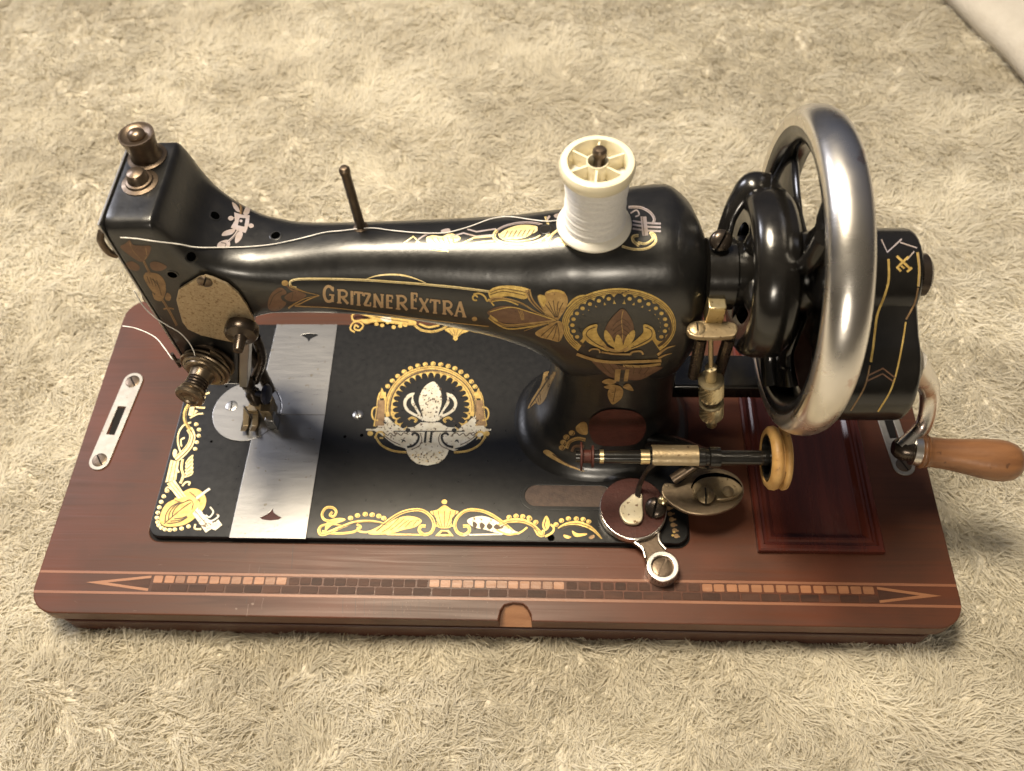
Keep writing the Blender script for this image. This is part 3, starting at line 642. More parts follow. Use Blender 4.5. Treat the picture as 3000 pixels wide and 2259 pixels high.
# needle bar, clamp, presser foot
MB().lathe([(.30, 7.6), (.30, 13)], (11.05, 12.3, 0), (0, 0, 1), 20).build('needle_bar', DARKMETAL, sm)
MB().add([(11.80, 10.32, 11.6), (12.25, 10.32, 11.6), (13.75, 10.32, 16.3), (13.2, 10.32, 16.3), (11.80, 11.3, 11.6), (12.25, 11.3, 11.6), (13.75, 11.3, 16.3), (13.2, 11.3, 16.3)], [(0, 1, 2, 3), (4, 7, 6, 5), (0, 4, 5, 1), (1, 5, 6, 2), (2, 6, 7, 3), (3, 7, 4, 0)]).build('head_side_gleam', STEEL, sm, bevel=.06)  # steel bar added as the slide plate's reflection on the head's slanted side
pb = MB().lathe([(.34, 6.6), (.34, 13)], (11.55, 13.3, 0), (0, 0, 1), 20).build('presser_bar', DARKMETAL, sm)
nc = MB().lathe([(0, 6.9), (.34, 6.9), (.44, 7.1), (.44, 7.9), (.34, 8.1), (.34, 8.6), (.40, 8.7), (.40, 9.2), (.3, 9.4)], (11.05, 12.3, 0), (0, 0, 1), 24)
nc.tube([(11.2, 12.8, 8.4), (12.1, 13.2, 10.2), (12.35, 13.2, 12.2)], [.32, .27, .25], 12)
nc = nc.build('needle_clamp', DARKMETAL, sm)
MB().lathe([(0, -.1), (.18, -.1), (.18, .4), (.52, .46), (.62, .58), (.52, .74), (.2, .8), (0, .8)], (11.35, 12.2, 8.0), (1, -.12, 0), 24).build('thumb_screw', BLUED, nc)
MB().lathe([(.05, 5.3), (.06, 7.0)], (10.35, 11.95, 0), (0, 0, 1), 8).build('needle', STEEL, nc)
pf = MB()
pf.box((10.9, 12.0, 6.3), (11.9, 12.75, 7.0)).box((11.35, 11.55, 5.75), (11.95, 12.6, 7.0)).box((10.4, 11.9, 6.1), (11.0, 12.6, 6.5))
for xx in (9.98, 10.55):
    pf.add([(xx, 12.4, 5.62), (xx+.36, 12.4, 5.62), (xx+.36, 11.3, 5.56), (xx, 11.3, 5.56), (xx, 10.9, 5.8), (xx+.36, 10.9, 5.8), (xx, 12.4, 6.2), (xx+.36, 12.4, 6.2), (xx, 11.35, 5.66), (xx+.36, 11.35, 5.66), (xx, 10.85, 5.9), (xx+.36, 10.85, 5.9)],
           [(0, 1, 2, 3), (3, 2, 5, 4), (6, 8, 9, 7), (8, 10, 11, 9), (0, 3, 8, 6), (1, 7, 9, 2), (3, 4, 10, 8), (2, 9, 11, 5), (4, 5, 11, 10), (0, 6, 7, 1)])
pf.build('presser_foot', BRASS, sm, bevel=.03)
MB().box((11.55, 11.2, 5.5), (12.1, 11.9, 6.5)).build('foot_clamp', STEEL, sm, bevel=.05)

# spool pins
p, nrm = on_arm(780*1.35624, 492*1.35624)
pt = on_plane(744*1.35624, 367*1.35624, 1, p.y)
pn = MB().lathe([(0, -.2), (.34, -.2), (.34, .05), (.22, .12), (.21, 3.3), (.24, 3.4), (.24, 3.55), (.16, 3.66), (0, 3.7)], p, pt-p, 18).build('spool_pin', BROWNMETAL, sm)
sp_top = Vector((30.35, 12.2, 21.95))
MB().lathe([(.23, -.6), (.23, 3.9), (.29, 4.0), (.29, 4.25), (.2, 4.36), (0, 4.4)], sp_top+Vector((.08, .12, 0)), (0, 0, 1), 18).build('spool_pin', BROWNMETAL, sm)

# ---- hand wheel: nickel rim, black web, belt pulley
WX, WY, WZ = 39.85, 11.75, 19.3
W = (WX, WY, WZ)
wh = MB().lathe([(1.7, -1.4), (1.9, -1.0), (1.9, .6), (1.5, 1.3), (.8, 1.5), (0, 1.5)], W, (1, 0, 0), 40).build('hand_wheel', GLOSSBLK, sm)
rp = []
for k in range(17):
    t = math.radians(-118+236*k/16); rp.append((6.70+.68*math.cos(t), .93*math.sin(t)))
MB().lathe(rp, W, (1, 0, 0), 120, closed=True).build('rim', CHROME, wh, smooth=60)
ip = [(6.5, -.86), (6.2, -.84), (5.85, -.65), (5.7, 0), (5.85, .65), (6.2, .84), (6.5, .86)]
MB().lathe(ip, W, (1, 0, 0), 120, closed=True).build('inner_rim', GLOSSBLK, wh, smooth=60)
for a in (-4, 116, 240):
    sp = []; rs = []
    for t in (0, .25, .5, .75, 1):
        rr = 1.4+4.35*t; th = math.radians(a+9*math.sin(t*math.pi))
        sp.append((WX-.25*math.sin(t*math.pi), WY+rr*math.cos(th), WZ+rr*math.sin(th))); rs.append((1.5, 1.6, 1.8, 2.1, 2.35)[int(t*4)])
    th = math.radians(a)
    MB().tube(sp, rs, 24, flat=.21, up=(0, -math.sin(th), math.cos(th))).build('spoke', GLOSSBLK, wh, smooth=60)
    rib = [(x-.62, y, z) for x, y, z in sp]
    MB().tube(rib, [.5, .42, .4, .42, .5], 14).build('spoke_rib', GLOSSBLK, wh, smooth=60)
pp = [(2.3, -.8), (3.0, -.95), (3.45, -.98), (3.72, -.75), (3.85, -.3), (3.88, .2), (3.8, .7), (3.5, .98), (3.0, 1.0), (2.2, .9)]
MB().lathe(pp, (38.0, WY, WZ), (1, 0, 0), 90, closed=True).build('belt_pulley', GLOSSBLK, wh, smooth=60)
for a in (75, 165, 255, 345):
    th = math.radians(a)
    MB().tube([(37.6, WY+1.2*math.cos(th), WZ+1.2*math.sin(th)), (37.6, WY+2.2*math.cos(th+.12), WZ+2.2*math.sin(th+.12)), (37.8, WY+3.2*math.cos(th), WZ+3.2*math.sin(th))], [.7, .5, .7], 14).build('pulley_spoke', GLOSSBLK, wh)
MB().lathe([(1.25, -2.9), (1.62, -2.8), (1.66, -1.6), (1.5, -1.5), (1.5, 0)], (38.3, WY, WZ), (1, 0, 0), 40).build('shaft_collar', GLOSSBLK, wh)
# drive latch arching from the shaft collar to the pulley
dl = MB().tube([(36.3, 13.0, 19.9), (36.5, 13.6, 20.98), (36.9, 14.09, 21.71), (37.4, 14.35, 22.1), (38.0, 14.3, 21.9)], [.24, .22, .28, .42, .55], 14, flat=1.7).build('drive_latch', GLOSSBLK, sm, smooth=60)
ps = on_plane(1557*1.35624, 520*1.35624, 1, 11.9); screw_head(dl, ps, (0.05, -.6, .8), .48, .22, DARKMETAL, ang=.2)

# ---- hand crank: gear case in a figure-eight outline, crank arm, handle
def fig8(c1, r1, c2, r2, n=22):
    o = []; a = math.atan2(c2[1]-c1[1], c2[0]-c1[0]); op = math.radians(52)
    for k in range(n+1):
        t = a+op+(2*math.pi-2*op)*k/n; o.append((c1[0]+r1*math.cos(t), c1[1]+r1*math.sin(t)))
    for k in range(n+1):
        t = a+math.pi+op+(2*math.pi-2*op)*k/n; o.append((c2[0]+r2*math.cos(t), c2[1]+r2*math.sin(t)))
    return o
FX = Matrix(((0, 0, 1, 0), (1, 0, 0, 0), (0, 1, 0, 0), (0, 0, 0, 1)))         # local x,y,z -> y,z,x
case_mb = MB().prism([fig8((12.0, 18.9), 2.1, (9.0, 16.05), 2.65)], 41.35, 44.75, .35, frame=FX, res=4)
cc = case_mb.build('gear_case', GLOSSBLK, sm, smooth=40)
CASE = bvh_of(case_mb)
MB().lathe([(0, 0), (.95, 0), (.95, .35), (.75, .5), (0, .55)], (44.75, 11.4, 19.6), (1, 0, 0), 26).build('axle_boss', DARKMETAL, cc)
MB().lathe([(0, 0), (1.2, 0), (1.2, .5), (.9, .75), (0, .8)], (44.7, 9.0, 16.05), (1, 0, 0), 30).build('axle_boss', DARKMETAL, cc)
hp = on_plane(1972*1.35624, 972*1.35624, 2, 10.0)
MB().tube([(45.35, 9.0, 16.0), (46.3, 9.3, 14.6), (47.35, 9.5, 12.8), (47.55, 8.7, 11.0), (hp.x-.5, hp.y+.05, 10.05)], [.72, .62, .55, .52, .6], 18, flat=.75).build('crank_arm', CHROME, cc, smooth=60)
ha = Vector((1, -.12, -.03)).normalized()
MB().lathe([(0, -1.0), (.35, -1.0), (.5, -.85), (.62, -.6), (.62, -.1), (.5, 0)], hp, ha, 28).build('handle_boss', DARKMETAL, cc)
MB().lathe([(.62, -.12), (.80, -.08), (.80, .32), (.70, .36)], hp, ha, 30).build('ferrule', CHROME, cc)
MB().lathe([(.2, .2), (.86, .3), (.92, .42), (.86, .52), (.80, .56), (.86, .62), (.80, .72), (.78, .9), (.80, 1.6), (.88, 2.4), (1.0, 3.3), (1.08, 4.1), (1.05, 4.55), (.94, 4.95), (.7, 5.25), (.35, 5.4), (0, 5.43)], hp, ha, 40).build('crank_handle', HANDLEWOOD, cc, smooth=60)
# crank bracket reaching from the pillar
MB().box((35.2, 12.0, 8.0), (40.6, 14.2, 9.2)).build('crank_bracket', GLOSSBLK, sm, bevel=.15)
MB().box((40.4, 11.0, 8.0), (42.0, 14.0, 17.6)).build('bracket_post', GLOSSBLK, sm, bevel=.2)

# ---- bobbin winder in front of the pillar
BY, BH = 6.55, 11.2
bw = MB().lathe([(0, 29.75), (.28, 29.75), (.28, 30.6), (.33, 30.62), (.33, 33.0), (.36, 33.0), (.36, 33.5), (.3, 33.5), (.3, 35.7), (.5, 35.72), (.5, 36.2), (.42, 36.25), (.42, 36.4), (.55, 36.45), (.55, 36.95), (.38, 37.0), (.38, 39.6), (0, 39.6)], (0, BY, BH), (1, 0, 0), 26).build('bobbin_winder', GLOSSBLK, sm, smooth=40)
MB().lathe([(.2, 30.95), (.36, 30.95), (.36, 31.15), (.2, 31.15)], (0, BY, BH), (1, 0, 0), 24, closed=True).lathe([(.2, 33.0), (.38, 33.0), (.38, 33.45), (.2, 33.45)], (0, BY, BH), (1, 0, 0), 24, closed=True).build('shaft_ring', BRIGHTBRASS, bw)
MB().lathe([(.1, 29.95), (.74, 29.98), (.74, 30.06), (.34, 30.12), (.34, 30.5), (.56, 30.55), (.56, 30.65), (.1, 30.7)], (0, BY, BH), (1, 0, 0), 28).build('bobbin_cup', MAROON, bw)
hs = MB(); vs = []; fs = []
for i, xx in enumerate((33.55, 35.85)):
    for k in range(13):
        t = math.radians(20+150*k/12)
        for rr in (.62, .56): vs.append((xx, BY-rr*math.cos(t)*1.0, BH+rr*math.sin(t)))
for k in range(12):
    a = k*2; b = 26+k*2
    fs += [(a, a+2, b+2, b), (a+1, b+1, b+3, a+3)]
for e in (0, 26):
    for k in range(12): a = e+k*2; fs.append((a, a+1, a+3, a+2))
fs += [(0, 26, 27, 1), (24, 25, 51, 50)]
hs.add(vs, fs).build('thread_guard', BRASS, bw, smooth=40)
WW = (39.75, BY, BH)
MB().lathe([(1.2, -.5), (1.42, -.52), (1.58, -.38), (1.62, -.16), (1.55, .0), (1.36, .06), (1.36, .12), (1.55, .16), (1.62, .26), (1.58, .42), (1.42, .5), (1.2, .48)], WW, (1, 0, 0), 56, closed=True).build('rubber_tyre', RUBBER, bw, smooth=50)
MB().lathe([(0, .3), (1.15, .3), (1.15, .5), (1.1, -.5), (1.0, -.5), (.95, .1), (.4, .15), (.4, -.6), (0, -.6)], WW, (1, 0, 0), 40).build('winder_pulley', GLOSSBLK, bw)
# winder foot and heart cam
MB().tube([(36.6, BY+.2, BH-.5), (36.3, 7.4, 9.6), (35.2, 8.6, 8.2), (34.4, 9.2, 7.2)], [.55, .6, .75, .9], 14).build('winder_bracket', GLOSSBLK, bw)
CB = (1550, 1150, 2.6024)
def plate_at(pts, z0, z1, name, material, parent, bevel=.03, holes=(), smooth=True):
    q = [on_plane(x, y, 2, z1) for x, y in crop_pts(CB, pts)]
    if smooth: q = cspline(q, 4)
    return MB().prism([[(p.x, p.y) for p in q]], z0, z1, bevel).build(name, material, parent)
cam1 = plate_at([(1010, 760), (1035, 690), (1150, 690), (1240, 590), (1330, 575), (1480, 585), (1590, 640), (1640, 740), (1600, 840), (1500, 900), (1370, 930), (1230, 920), (1130, 880), (1050, 820)], 7.1, 7.35, 'cam_plate', CAMSTEEL, bw, .06)
plate_at([(1235, 720), (1290, 640), (1400, 612), (1500, 622), (1590, 665), (1625, 720), (1560, 690), (1450, 662), (1340, 668), (1270, 720)], 7.36, 7.45, 'cam_gap_shade', HOLE, bw, .02)  # black crescent plate, painted shade in the gap under the heart cam
plate_at([(1255, 700), (1330, 650), (1450, 640), (1560, 665), (1632, 740), (1560, 800), (1440, 815), (1420, 780), (1350, 745), (1290, 760), (1280, 800), (1255, 760)], 7.40, 7.72, 'heart_cam', BRASS, bw, .06)
q = on_plane(*crop_pts(CB, [(1345, 785)])[0], 2, 7.72); screw_head(bw, q, (0, -.15, 1), .46, .09, BRASS, ang=.75)
q = on_plane(*crop_pts(CB, [(1515, 755)])[0], 2, 7.72); MB().lathe([(.3, 0), (.3, .06), (.2, .12), (0, .14)], q, (0, 0, 1), 20).build('cam_rivet', BRASS, bw)
q0 = on_plane(*crop_pts(CB, [(1095, 665)])[0], 2, 7.7); q1 = on_plane(*crop_pts(CB, [(1255, 560)])[0], 2, 8.3)
MB().tube([q0, (q0+q1)/2, q1], .3, 14).lathe([(0, 0), (.3, .0), (.3, .2), (.16, .3), (0, .3)], q1, q1-q0, 14).build('cam_follower', BROWNMETAL, bw)
q = on_plane(*crop_pts(CB, [(965, 880)])[0], 2, 6.4); screw_head(bw, q, (-.2, -.4, 1), .58, .2, DARKMETAL, ang=.5)
q = on_plane(*crop_pts(CB, [(1020, 825)])[0], 2, 6.9); MB().lathe([(0, -.5), (.24, -.5), (.24, .2), (.14, .28), (0, .3)], q, (-.3, -.2, 1), 16).build('pivot_pin', BRIGHTBRASS, bw)
MB().lathe([(.5, 5.4), (.5, 7.1)], (36.4, 6.9, 0), (0, 0, 1), 20).build('cam_post', DARKMETAL, bw)

# spring cup with chrome rim, tongue and fixing loop on the bed corner
d0 = Vector((33.0, 6.05, 0)); l0 = Vector((34.45, 2.82, 0))
dv = (l0-d0).normalized(); sv = Vector((-dv.y, dv.x, 0))
def cup_outline(g):
    rA, rB = 1.82+g, .86+g; o = []
    a = math.atan2(dv.y, dv.x)
    for k in range(31):
        t = a+math.radians(28)+math.radians(304)*k/30; o.append((d0.x+rA*math.cos(t), d0.y+rA*math.sin(t)))
    L = (l0-d0).length
    for (u, w) in ((1.95, -.62), (2.25, -.52), (2.55, -.55)): p = d0+dv*u+sv*(w-g); o.append((p.x, p.y))
    for k in range(21):
        t = a-math.radians(132)+math.radians(264)*k/20; o.append((l0.x+rB*math.cos(t), l0.y+rB*math.sin(t)))
    for (u, w) in ((2.55, .55), (2.25, .52), (1.95, .62)): p = d0+dv*u+sv*(w+g); o.append((p.x, p.y))
    return o
cup = MB().prism([cup_outline(0)], BZ+.01, 5.72, .05).build('spring_plate', BROWNMETAL, sm)
MB().prism([circle(d0.x, d0.y, 1.84, 56)], 5.6, 6.12, .10).build('chrome_rim', CHROME, cup)
MB().prism([circle(d0.x, d0.y+.03, 1.79, 56)], 6.10, 6.16, .03).build('leather_pad', MAROON, cup)
MB().prism([circle(l0.x, l0.y, .86, 40), circle(l0.x, l0.y, .58, 40)], 5.0, 5.92, .06).build('fixing_loop', CHROME, cup)
for sg in (-1, 1):
    MB().tube([d0+dv*1.72+sv*(sg*.72)+Vector((0, 0, 5.78)), d0+dv*2.2+sv*(sg*.52)+Vector((0, 0, 5.8)), d0+dv*2.75+sv*(sg*.62)+Vector((0, 0, 5.82))], .09, 8).build('chrome_edge', CHROME, cup)
screw_head(cup, (l0.x, l0.y, 5.7), (0, 0, 1), .56, .04, BROWNMETAL, ang=.3, dome=.3)
q = [on_plane(x, y, 2, 6.5) for x, y in crop_pts(CB, [(690, 905), (705, 850), (760, 800), (800, 770), (860, 770), (865, 850), (870, 930), (850, 985), (790, 1000), (725, 980)])]
MB().prism([[(p.x, p.y) for p in cspline(q, 4)]], 6.22, 6.5, .07).build('spring_tongue', WORNCREAM, cup)
qa = on_plane(*crop_pts(CB, [(825, 790)])[0], 2, 6.45); qb = on_plane(*crop_pts(CB, [(850, 690)])[0], 2, 7.0); qc = on_plane(*crop_pts(CB, [(925, 570)])[0], 2, 8.8)
MB().tube([qa, qb, qc, (35.3, 8.0, 9.6)], [.22, .16, .13, .13], 10, flat=.6).build('tongue_spring', DARKMETAL, cup)

# knurled tension rod and bracket between pillar and wheel
KX, KY = 36.45, 9.0
KD = Vector((-.155, 0, 1)).normalized(); KO = Vector((KX+2.05, KY, 0))
def knurl(z0, z1, r):
    n = 8; pr = [(0, z0), (r*.86, z0), (r, z0+.06)]+[(r, z0+.06+(z1-z0-.12)*i/n) for i in range(1, n)]+[(r, z1-.06), (r*.86, z1), (0, z1)]
    def fn(i, k, rad): return rad*(1-.12*((i+k) % 2)) if 3 <= i < 3+n-1 else rad
    return MB().lathe(pr, KO, KD, 32, fn=fn)
tr = MB().lathe([(0, 10.4), (.28, 10.4), (.28, 15.7), (.28, 15.9), (.12, 15.95), (.12, 18.3)], KO, KD, 18).build('tension_rod', KNURL, sm)
knurl(13.35, 14.85, .62).build('knurled_nut', KNURL, tr, smooth=0); knurl(11.45, 12.85, .62).build('knurled_nut', KNURL, tr, smooth=0)
MB().lathe([(.2, 12.8), (.46, 12.82), (.46, 13.38), (.2, 13.4)], KO, KD, 20).build('rod_washer', DARKMETAL, tr)
q = [on_plane(x, y, 2, 18.4) for x, y in crop_pts((1980, 780, 2.6875), [(85, 490), (120, 440), (200, 425), (330, 428), (450, 440), (488, 480), (470, 540), (400, 555), (300, 560), (180, 555), (110, 535)])]
bk = MB().prism([[(p.x, p.y) for p in cspline(q, 3)]], 18.1, 18.4, .06).build('rod_bracket', BRASS, tr)
p = on_plane(*crop_pts((1980, 780, 2.6875), [(170, 492)])[0], 2, 18.4); screw_head(bk, p, (0, -.1, 1), .36, .05, BRASS, ang=.8)
p = on_plane(*crop_pts((1980, 780, 2.6875), [(302, 385)])[0], 2, 18.6); MB().box((p.x-.4, p.y-.3, 18.2), (p.x+.4, p.y+.5, 19.5)).build('bracket_block', BRIGHTBRASS, tr, bevel=.06)
for s0, s1 in (((200, 560), (140, 860)), ((420, 560), (330, 860))):
    a = on_plane(*crop_pts((1980, 780, 2.6875), [s0])[0], 1, 9.4); b = on_plane(*crop_pts((1980, 780, 2.6875), [s1])[0], 1, 9.6)
    MB().tube([a, b], .3, 10, smooth=False).build('bracket_leg', DARKMETAL, tr)

# oval badge on the pillar front
Art((1550, 780, 3.085)).fill([(540, 1430), (580, 1350), (680, 1295), (800, 1285), (930, 1300), (1020, 1350), (1052, 1430), (1035, 1520), (960, 1600), (800, 1618), (650, 1612), (570, 1560)], 0).emit('oval_badge', ARM, [MAROON], sm, maxlen=10, lift=.07)

# ---- gold leaf ornament
mats5 = [GOLD, INKBR, SILVERLEAF, BEDBLK, BRONZE]
a = Art((780, 780, 2.5425)); mm = lambda P: [(2444-x, y) for x, y in P]
both = lambda f, P, *r, **k: (f(P, *r, **k), f(mm(P), *r, **k))
a.arc(1230, 1060, 318, 288, -12, 192, 54, 0, n=60)
for rx, ry in ((335, 303), (318, 288), (302, 272)): a.arc(1230, 1060, rx, ry, -5, 185, 4, 1, 1, n=60)
a.beads([(905, 895), (940, 855), (980, 820), (1028, 787), (1075, 762), (1130, 742), (1185, 732), (1243, 727), (1300, 733), (1355, 745), (1405, 762), (1450, 788), (1493, 820), (1528, 860), (1555, 898)], 19, 0, ink=1)
for k in range(27):
    t = math.radians(-50+280*k/26); cs_, sn_ = math.cos(t), math.sin(t); x = 1228+276*cs_; y = 1045-242*sn_
    a.dot(x+4*cs_, y-4*sn_, 25, 0, 0, .9); a.dot(x-8*cs_, y+8*sn_, 19, 3, 1, .9)
    u = math.radians(-50+280*(k+.5)/26); xx = 1228+270*math.cos(u); yy = 1045-236*math.sin(u)
    if k < 26: a.stroke([(xx+16*math.cos(u), yy-16*math.sin(u)), (xx-22*math.cos(u), yy+22*math.sin(u))], 11, 0, 2, False, taper='end')
sil = [(850, 1130), (905, 1125), (950, 1170), (1010, 1205), (1100, 1200), (1150, 1165), (1290, 1165), (1350, 1200), (1435, 1205), (1500, 1165), (1545, 1120), (1600, 1100), (1625, 1200), (1660, 1222), (1640, 1240), (1600, 1270), (1560, 1300), (1480, 1345), (1400, 1378), (1362, 1366), (1350, 1400), (1330, 1432), (1280, 1470), (1200, 1487), (1125, 1474), (1075, 1436), (1050, 1395), (1045, 1368), (1000, 1362), (930, 1325), (890, 1285), (850, 1250), (800, 1225), (830, 1200)]
a.poly(sil, 2)
for P, w in (([(810, 1265), (860, 1335), (950, 1378), (1045, 1388)], 15), ([(855, 940), (838, 985), (830, 1060), (822, 1120), (808, 1195)], 20), ([(885, 940), (885, 1010), (878, 1100)], 14)): both(a.stroke, P, w, 0)
both(a.stroke, [(870, 1268), (900, 1305), (960, 1345), (1040, 1364)], 24, 3, 1, taper='both')
both(a.stroke, [(812, 1285), (830, 1240), (870, 1240), (878, 1275), (845, 1282)], 14, 0)
both(a.poly, [(862, 905), (848, 950), (850, 985), (880, 985), (880, 945)], 0); both(a.poly, [(830, 1000), (885, 1000), (880, 1190), (810, 1190)], 4)
both(a.stroke, [(835, 1050), (800, 1060), (787, 1100), (800, 1140), (835, 1150)], 12, 0)
both(a.stroke, [(1085, 1262), (1105, 1245), (1135, 1262), (1128, 1305), (1095, 1338), (1050, 1350)], 17, 3, 1); both(a.stroke, [(1060, 1145), (1085, 1130), (1120, 1145), (1105, 1165)], 16, 0)
a.stroke([(745, 1220), (1675, 1220)], 13, 2, 0, False); a.stroke([(950, 1232), (1480, 1232)], 8, 3, 1, False)
for x in (1190, 1232): a.stroke([(x, 1236), (x-8, 1318)], 17, 3, 2, False)
both(a.stroke, [(1010, 1318), (1022, 1298), (1040, 1312)], 12, 3, 1, taper='both'); both(a.stroke, [(870, 1236), (905, 1262), (925, 1245), (955, 1268), (975, 1246), (1005, 1262), (1025, 1244), (1060, 1256)], 7, 1, 2)
both(a.stroke, [(880, 1262), (930, 1300), (1000, 1335)], 6, 1, 1); both(a.stroke, [(1145, 1245), (1160, 1290), (1140, 1340), (1080, 1368)], 6, 1, 1)
for _ in range(34):
    x, y = random.uniform(1070, 1330), random.uniform(1385, 1465); a.fill([(x, y), (x+random.uniform(4, 14), y+random.uniform(-6, 6)), (x+random.uniform(-4, 8), y+random.uniform(5, 12))], 1 if random.random() < .6 else 0, 1)
for _ in range(30):
    x, y = random.uniform(870, 1590), random.uniform(1120, 1215)
    if abs(x-1228) > 230: a.fill([(x, y), (x+random.uniform(6, 22), y+random.uniform(-8, 8)), (x+random.uniform(-4, 12), y+random.uniform(6, 16))], random.choice((1, 3, 3, 0)), 1)
a.fill([(1240, 862), (1185, 895), (1150, 950), (1137, 1005), (1150, 1060), (1165, 1110), (1180, 1155), (1270, 1155), (1285, 1100), (1303, 1040), (1308, 980), (1295, 920), (1272, 880)], 2)
both(a.fill, [(1105, 945), (1060, 955), (1030, 990), (1022, 1030), (1040, 1075), (1080, 1105), (1130, 1130), (1170, 1155), (1155, 1110), (1125, 1060), (1100, 1010), (1095, 970)], 2)
both(a.fill, [(1085, 975), (1052, 1000), (1045, 1040), (1075, 1080), (1130, 1105), (1105, 1060), (1080, 1020)], 3, 1)
for _ in range(26):
    x, y = random.uniform(1150, 1295), random.uniform(900, 1130); a.fill([(x, y), (x+random.uniform(6, 16), y+random.uniform(-8, 8)), (x+random.uniform(-4, 10), y+random.uniform(8, 22))], 1, 1)
for _ in range(20):
    x, y = random.uniform(860, 1600), random.uniform(1140, 1310); a.fill([(x, y), (x+random.uniform(6, 18), y+random.uniform(-6, 6)), (x+random.uniform(-4, 10), y+random.uniform(5, 12))], 1, 1)
both(a.dot, [(775, 1250)][0:0], 0) if False else None
for x in (775, 1672): a.dot(x-(0 if x < 1000 else 30), 1248, 22, 0)
a.emit('bed_medallion', BED, mats5, sm, maxlen=40)

a = Art((600, 1100, 2.212)); mx_ = lambda P: [(3106-x, y) for x, y in P]
a.stroke([(828, 885), (812, 905), (835, 915), (852, 885), (830, 858), (785, 860), (760, 900), (775, 935), (820, 945)], 16, 0)
a.fill([(790, 955), (830, 930), (890, 925), (912, 938), (870, 955), (820, 975), (780, 1010)], 0)
a.stroke([(900, 975), (820, 965), (760, 975), (740, 1005), (755, 1030), (800, 1020), (880, 985), (980, 950), (1090, 945), (1190, 965)], 22, 0, taper='both')
a.stroke([(860, 1000), (960, 962), (1080, 955), (1180, 972)], 5, 1, 1)
a.stroke([(760, 1010), (850, 1025), (960, 1015), (1010, 985), (985, 965)], 15, 0); a.stroke([(990, 985), (1000, 1010), (1060, 1015), (1130, 985)], 12, 0)
a.beads([(945, 925), (990, 908), (1040, 900), (1085, 904), (1128, 912), (1160, 926)], 17, 0, ink=1)
arch = [(1110, 1010), (1200, 935), (1290, 885), (1390, 872), (1455, 905), (1485, 960), (1470, 1015), (1425, 1032), (1392, 1010), (1400, 978), (1432, 978)]
leaf = [(1060, 1027), (1150, 985), (1230, 935), (1310, 912), (1385, 925), (1405, 950), (1360, 985), (1290, 1000), (1180, 1030)]
a.stroke(arch, 20, 0); a.fill(leaf, 0); a.stroke(arch[:6], 4, 1, 1)
for k in range(5): a.stroke([(1150+50*k, 1015-10*k), (1200+45*k, 985-12*k), (1260+32*k, 925+6*k)], 5, 1, 1)
a.stroke(mx_(arch), 20, 0); a.fill(mx_(leaf), 2)
for k in range(4): a.fill(mx_([(1190+50*k, 985-6*k), (1215+50*k, 965-6*k), (1235+45*k, 985-4*k), (1210+50*k, 1000)]), 1, 1)
a.stroke([(1180, 1030), (1430, 1034)], 10, 0, 0, False); a.stroke(mx_([(1180, 1030), (1430, 1034)]), 10, 2, 0, False)
a.fill([(1553, 842), (1505, 872), (1460, 885), (1500, 925), (1512, 985), (1595, 985), (1602, 925), (1645, 885), (1600, 870)], 0)
for x in (1478, 1513, 1553, 1593, 1628): a.stroke([(1553+(x-1553)*.35, 985), (1553+(x-1553)*.8, 925), (x, 880)], 5, 1, 1)
a.stroke([(1490, 975), (1615, 975)], 12, 0, 0, False); a.poly([(1530, 1003), (1580, 1003), (1612, 1042), (1492, 1042)], 0); a.dot(1553, 820, 18, 0)
a.poly([(1538, 1012), (1570, 1012), (1586, 1030), (1522, 1030)], 1, 1)
a.stroke([(1880, 985), (1960, 945), (2060, 945), (2140, 985), (2200, 1045)], 30, 0, taper='both'); a.stroke([(1900, 990), (1990, 958), (2080, 965), (2160, 1010)], 5, 1, 1)
a.stroke([(1890, 1000), (1960, 1030), (2040, 1020), (2090, 985)], 12, 0)
a.beads([(1972, 920), (2017, 912), (2060, 915), (2105, 930), (2145, 952)], 17, 0, ink=1); a.stroke([(2205, 1045), (2250, 1020), (2262, 990), (2240, 965)], 14, 0)
a.emit('front_border', BED, mats5, sm, maxlen=40)
a = Art(CB)
a.fill([(132, 940), (105, 985), (102, 1025), (125, 1055), (152, 1030), (158, 985)], 0); a.stroke([(130, 965), (118, 1010), (128, 1040)], 7, 3, 1)
a.stroke([(0, 1000), (40, 1030), (70, 1080), (100, 1090), (110, 1050)], 24, 0)
a.beads([(0, 955), (50, 992)], 19, 0, ink=1); a.beads([(205, 1008), (247, 977), (300, 962), (360, 964), (412, 968), (455, 985)], 20, 0, ink=1)
a.stroke([(220, 1035), (300, 1000), (390, 1000), (480, 1040), (555, 1115)], 32, 0, taper='both'); a.stroke([(250, 1045), (330, 1018), (420, 1035)], 5, 1, 1)
a.fill([(328, 1055), (350, 1100), (425, 1092), (440, 1075), (370, 1075)], 0); a.fill([(265, 1085), (320, 1100), (300, 1115), (270, 1105)], 0); a.fill([(455, 1105), (490, 1085), (500, 1105), (470, 1120)], 4)
a.emit('front_border', BED, mats5, sm, maxlen=40)
a = Art(CB)
for k in range(6): a.dot(1062+12*k, 885+42*k, 20, 4); a.stroke([(1058+10*k, 890+42*k), (1100+10*k, 880+44*k)], 12, 4)
a.beads([(1105, 1065), (1095, 1090)], 10, 0)
a.emit('front_border', BED, mats5, sm, maxlen=40)

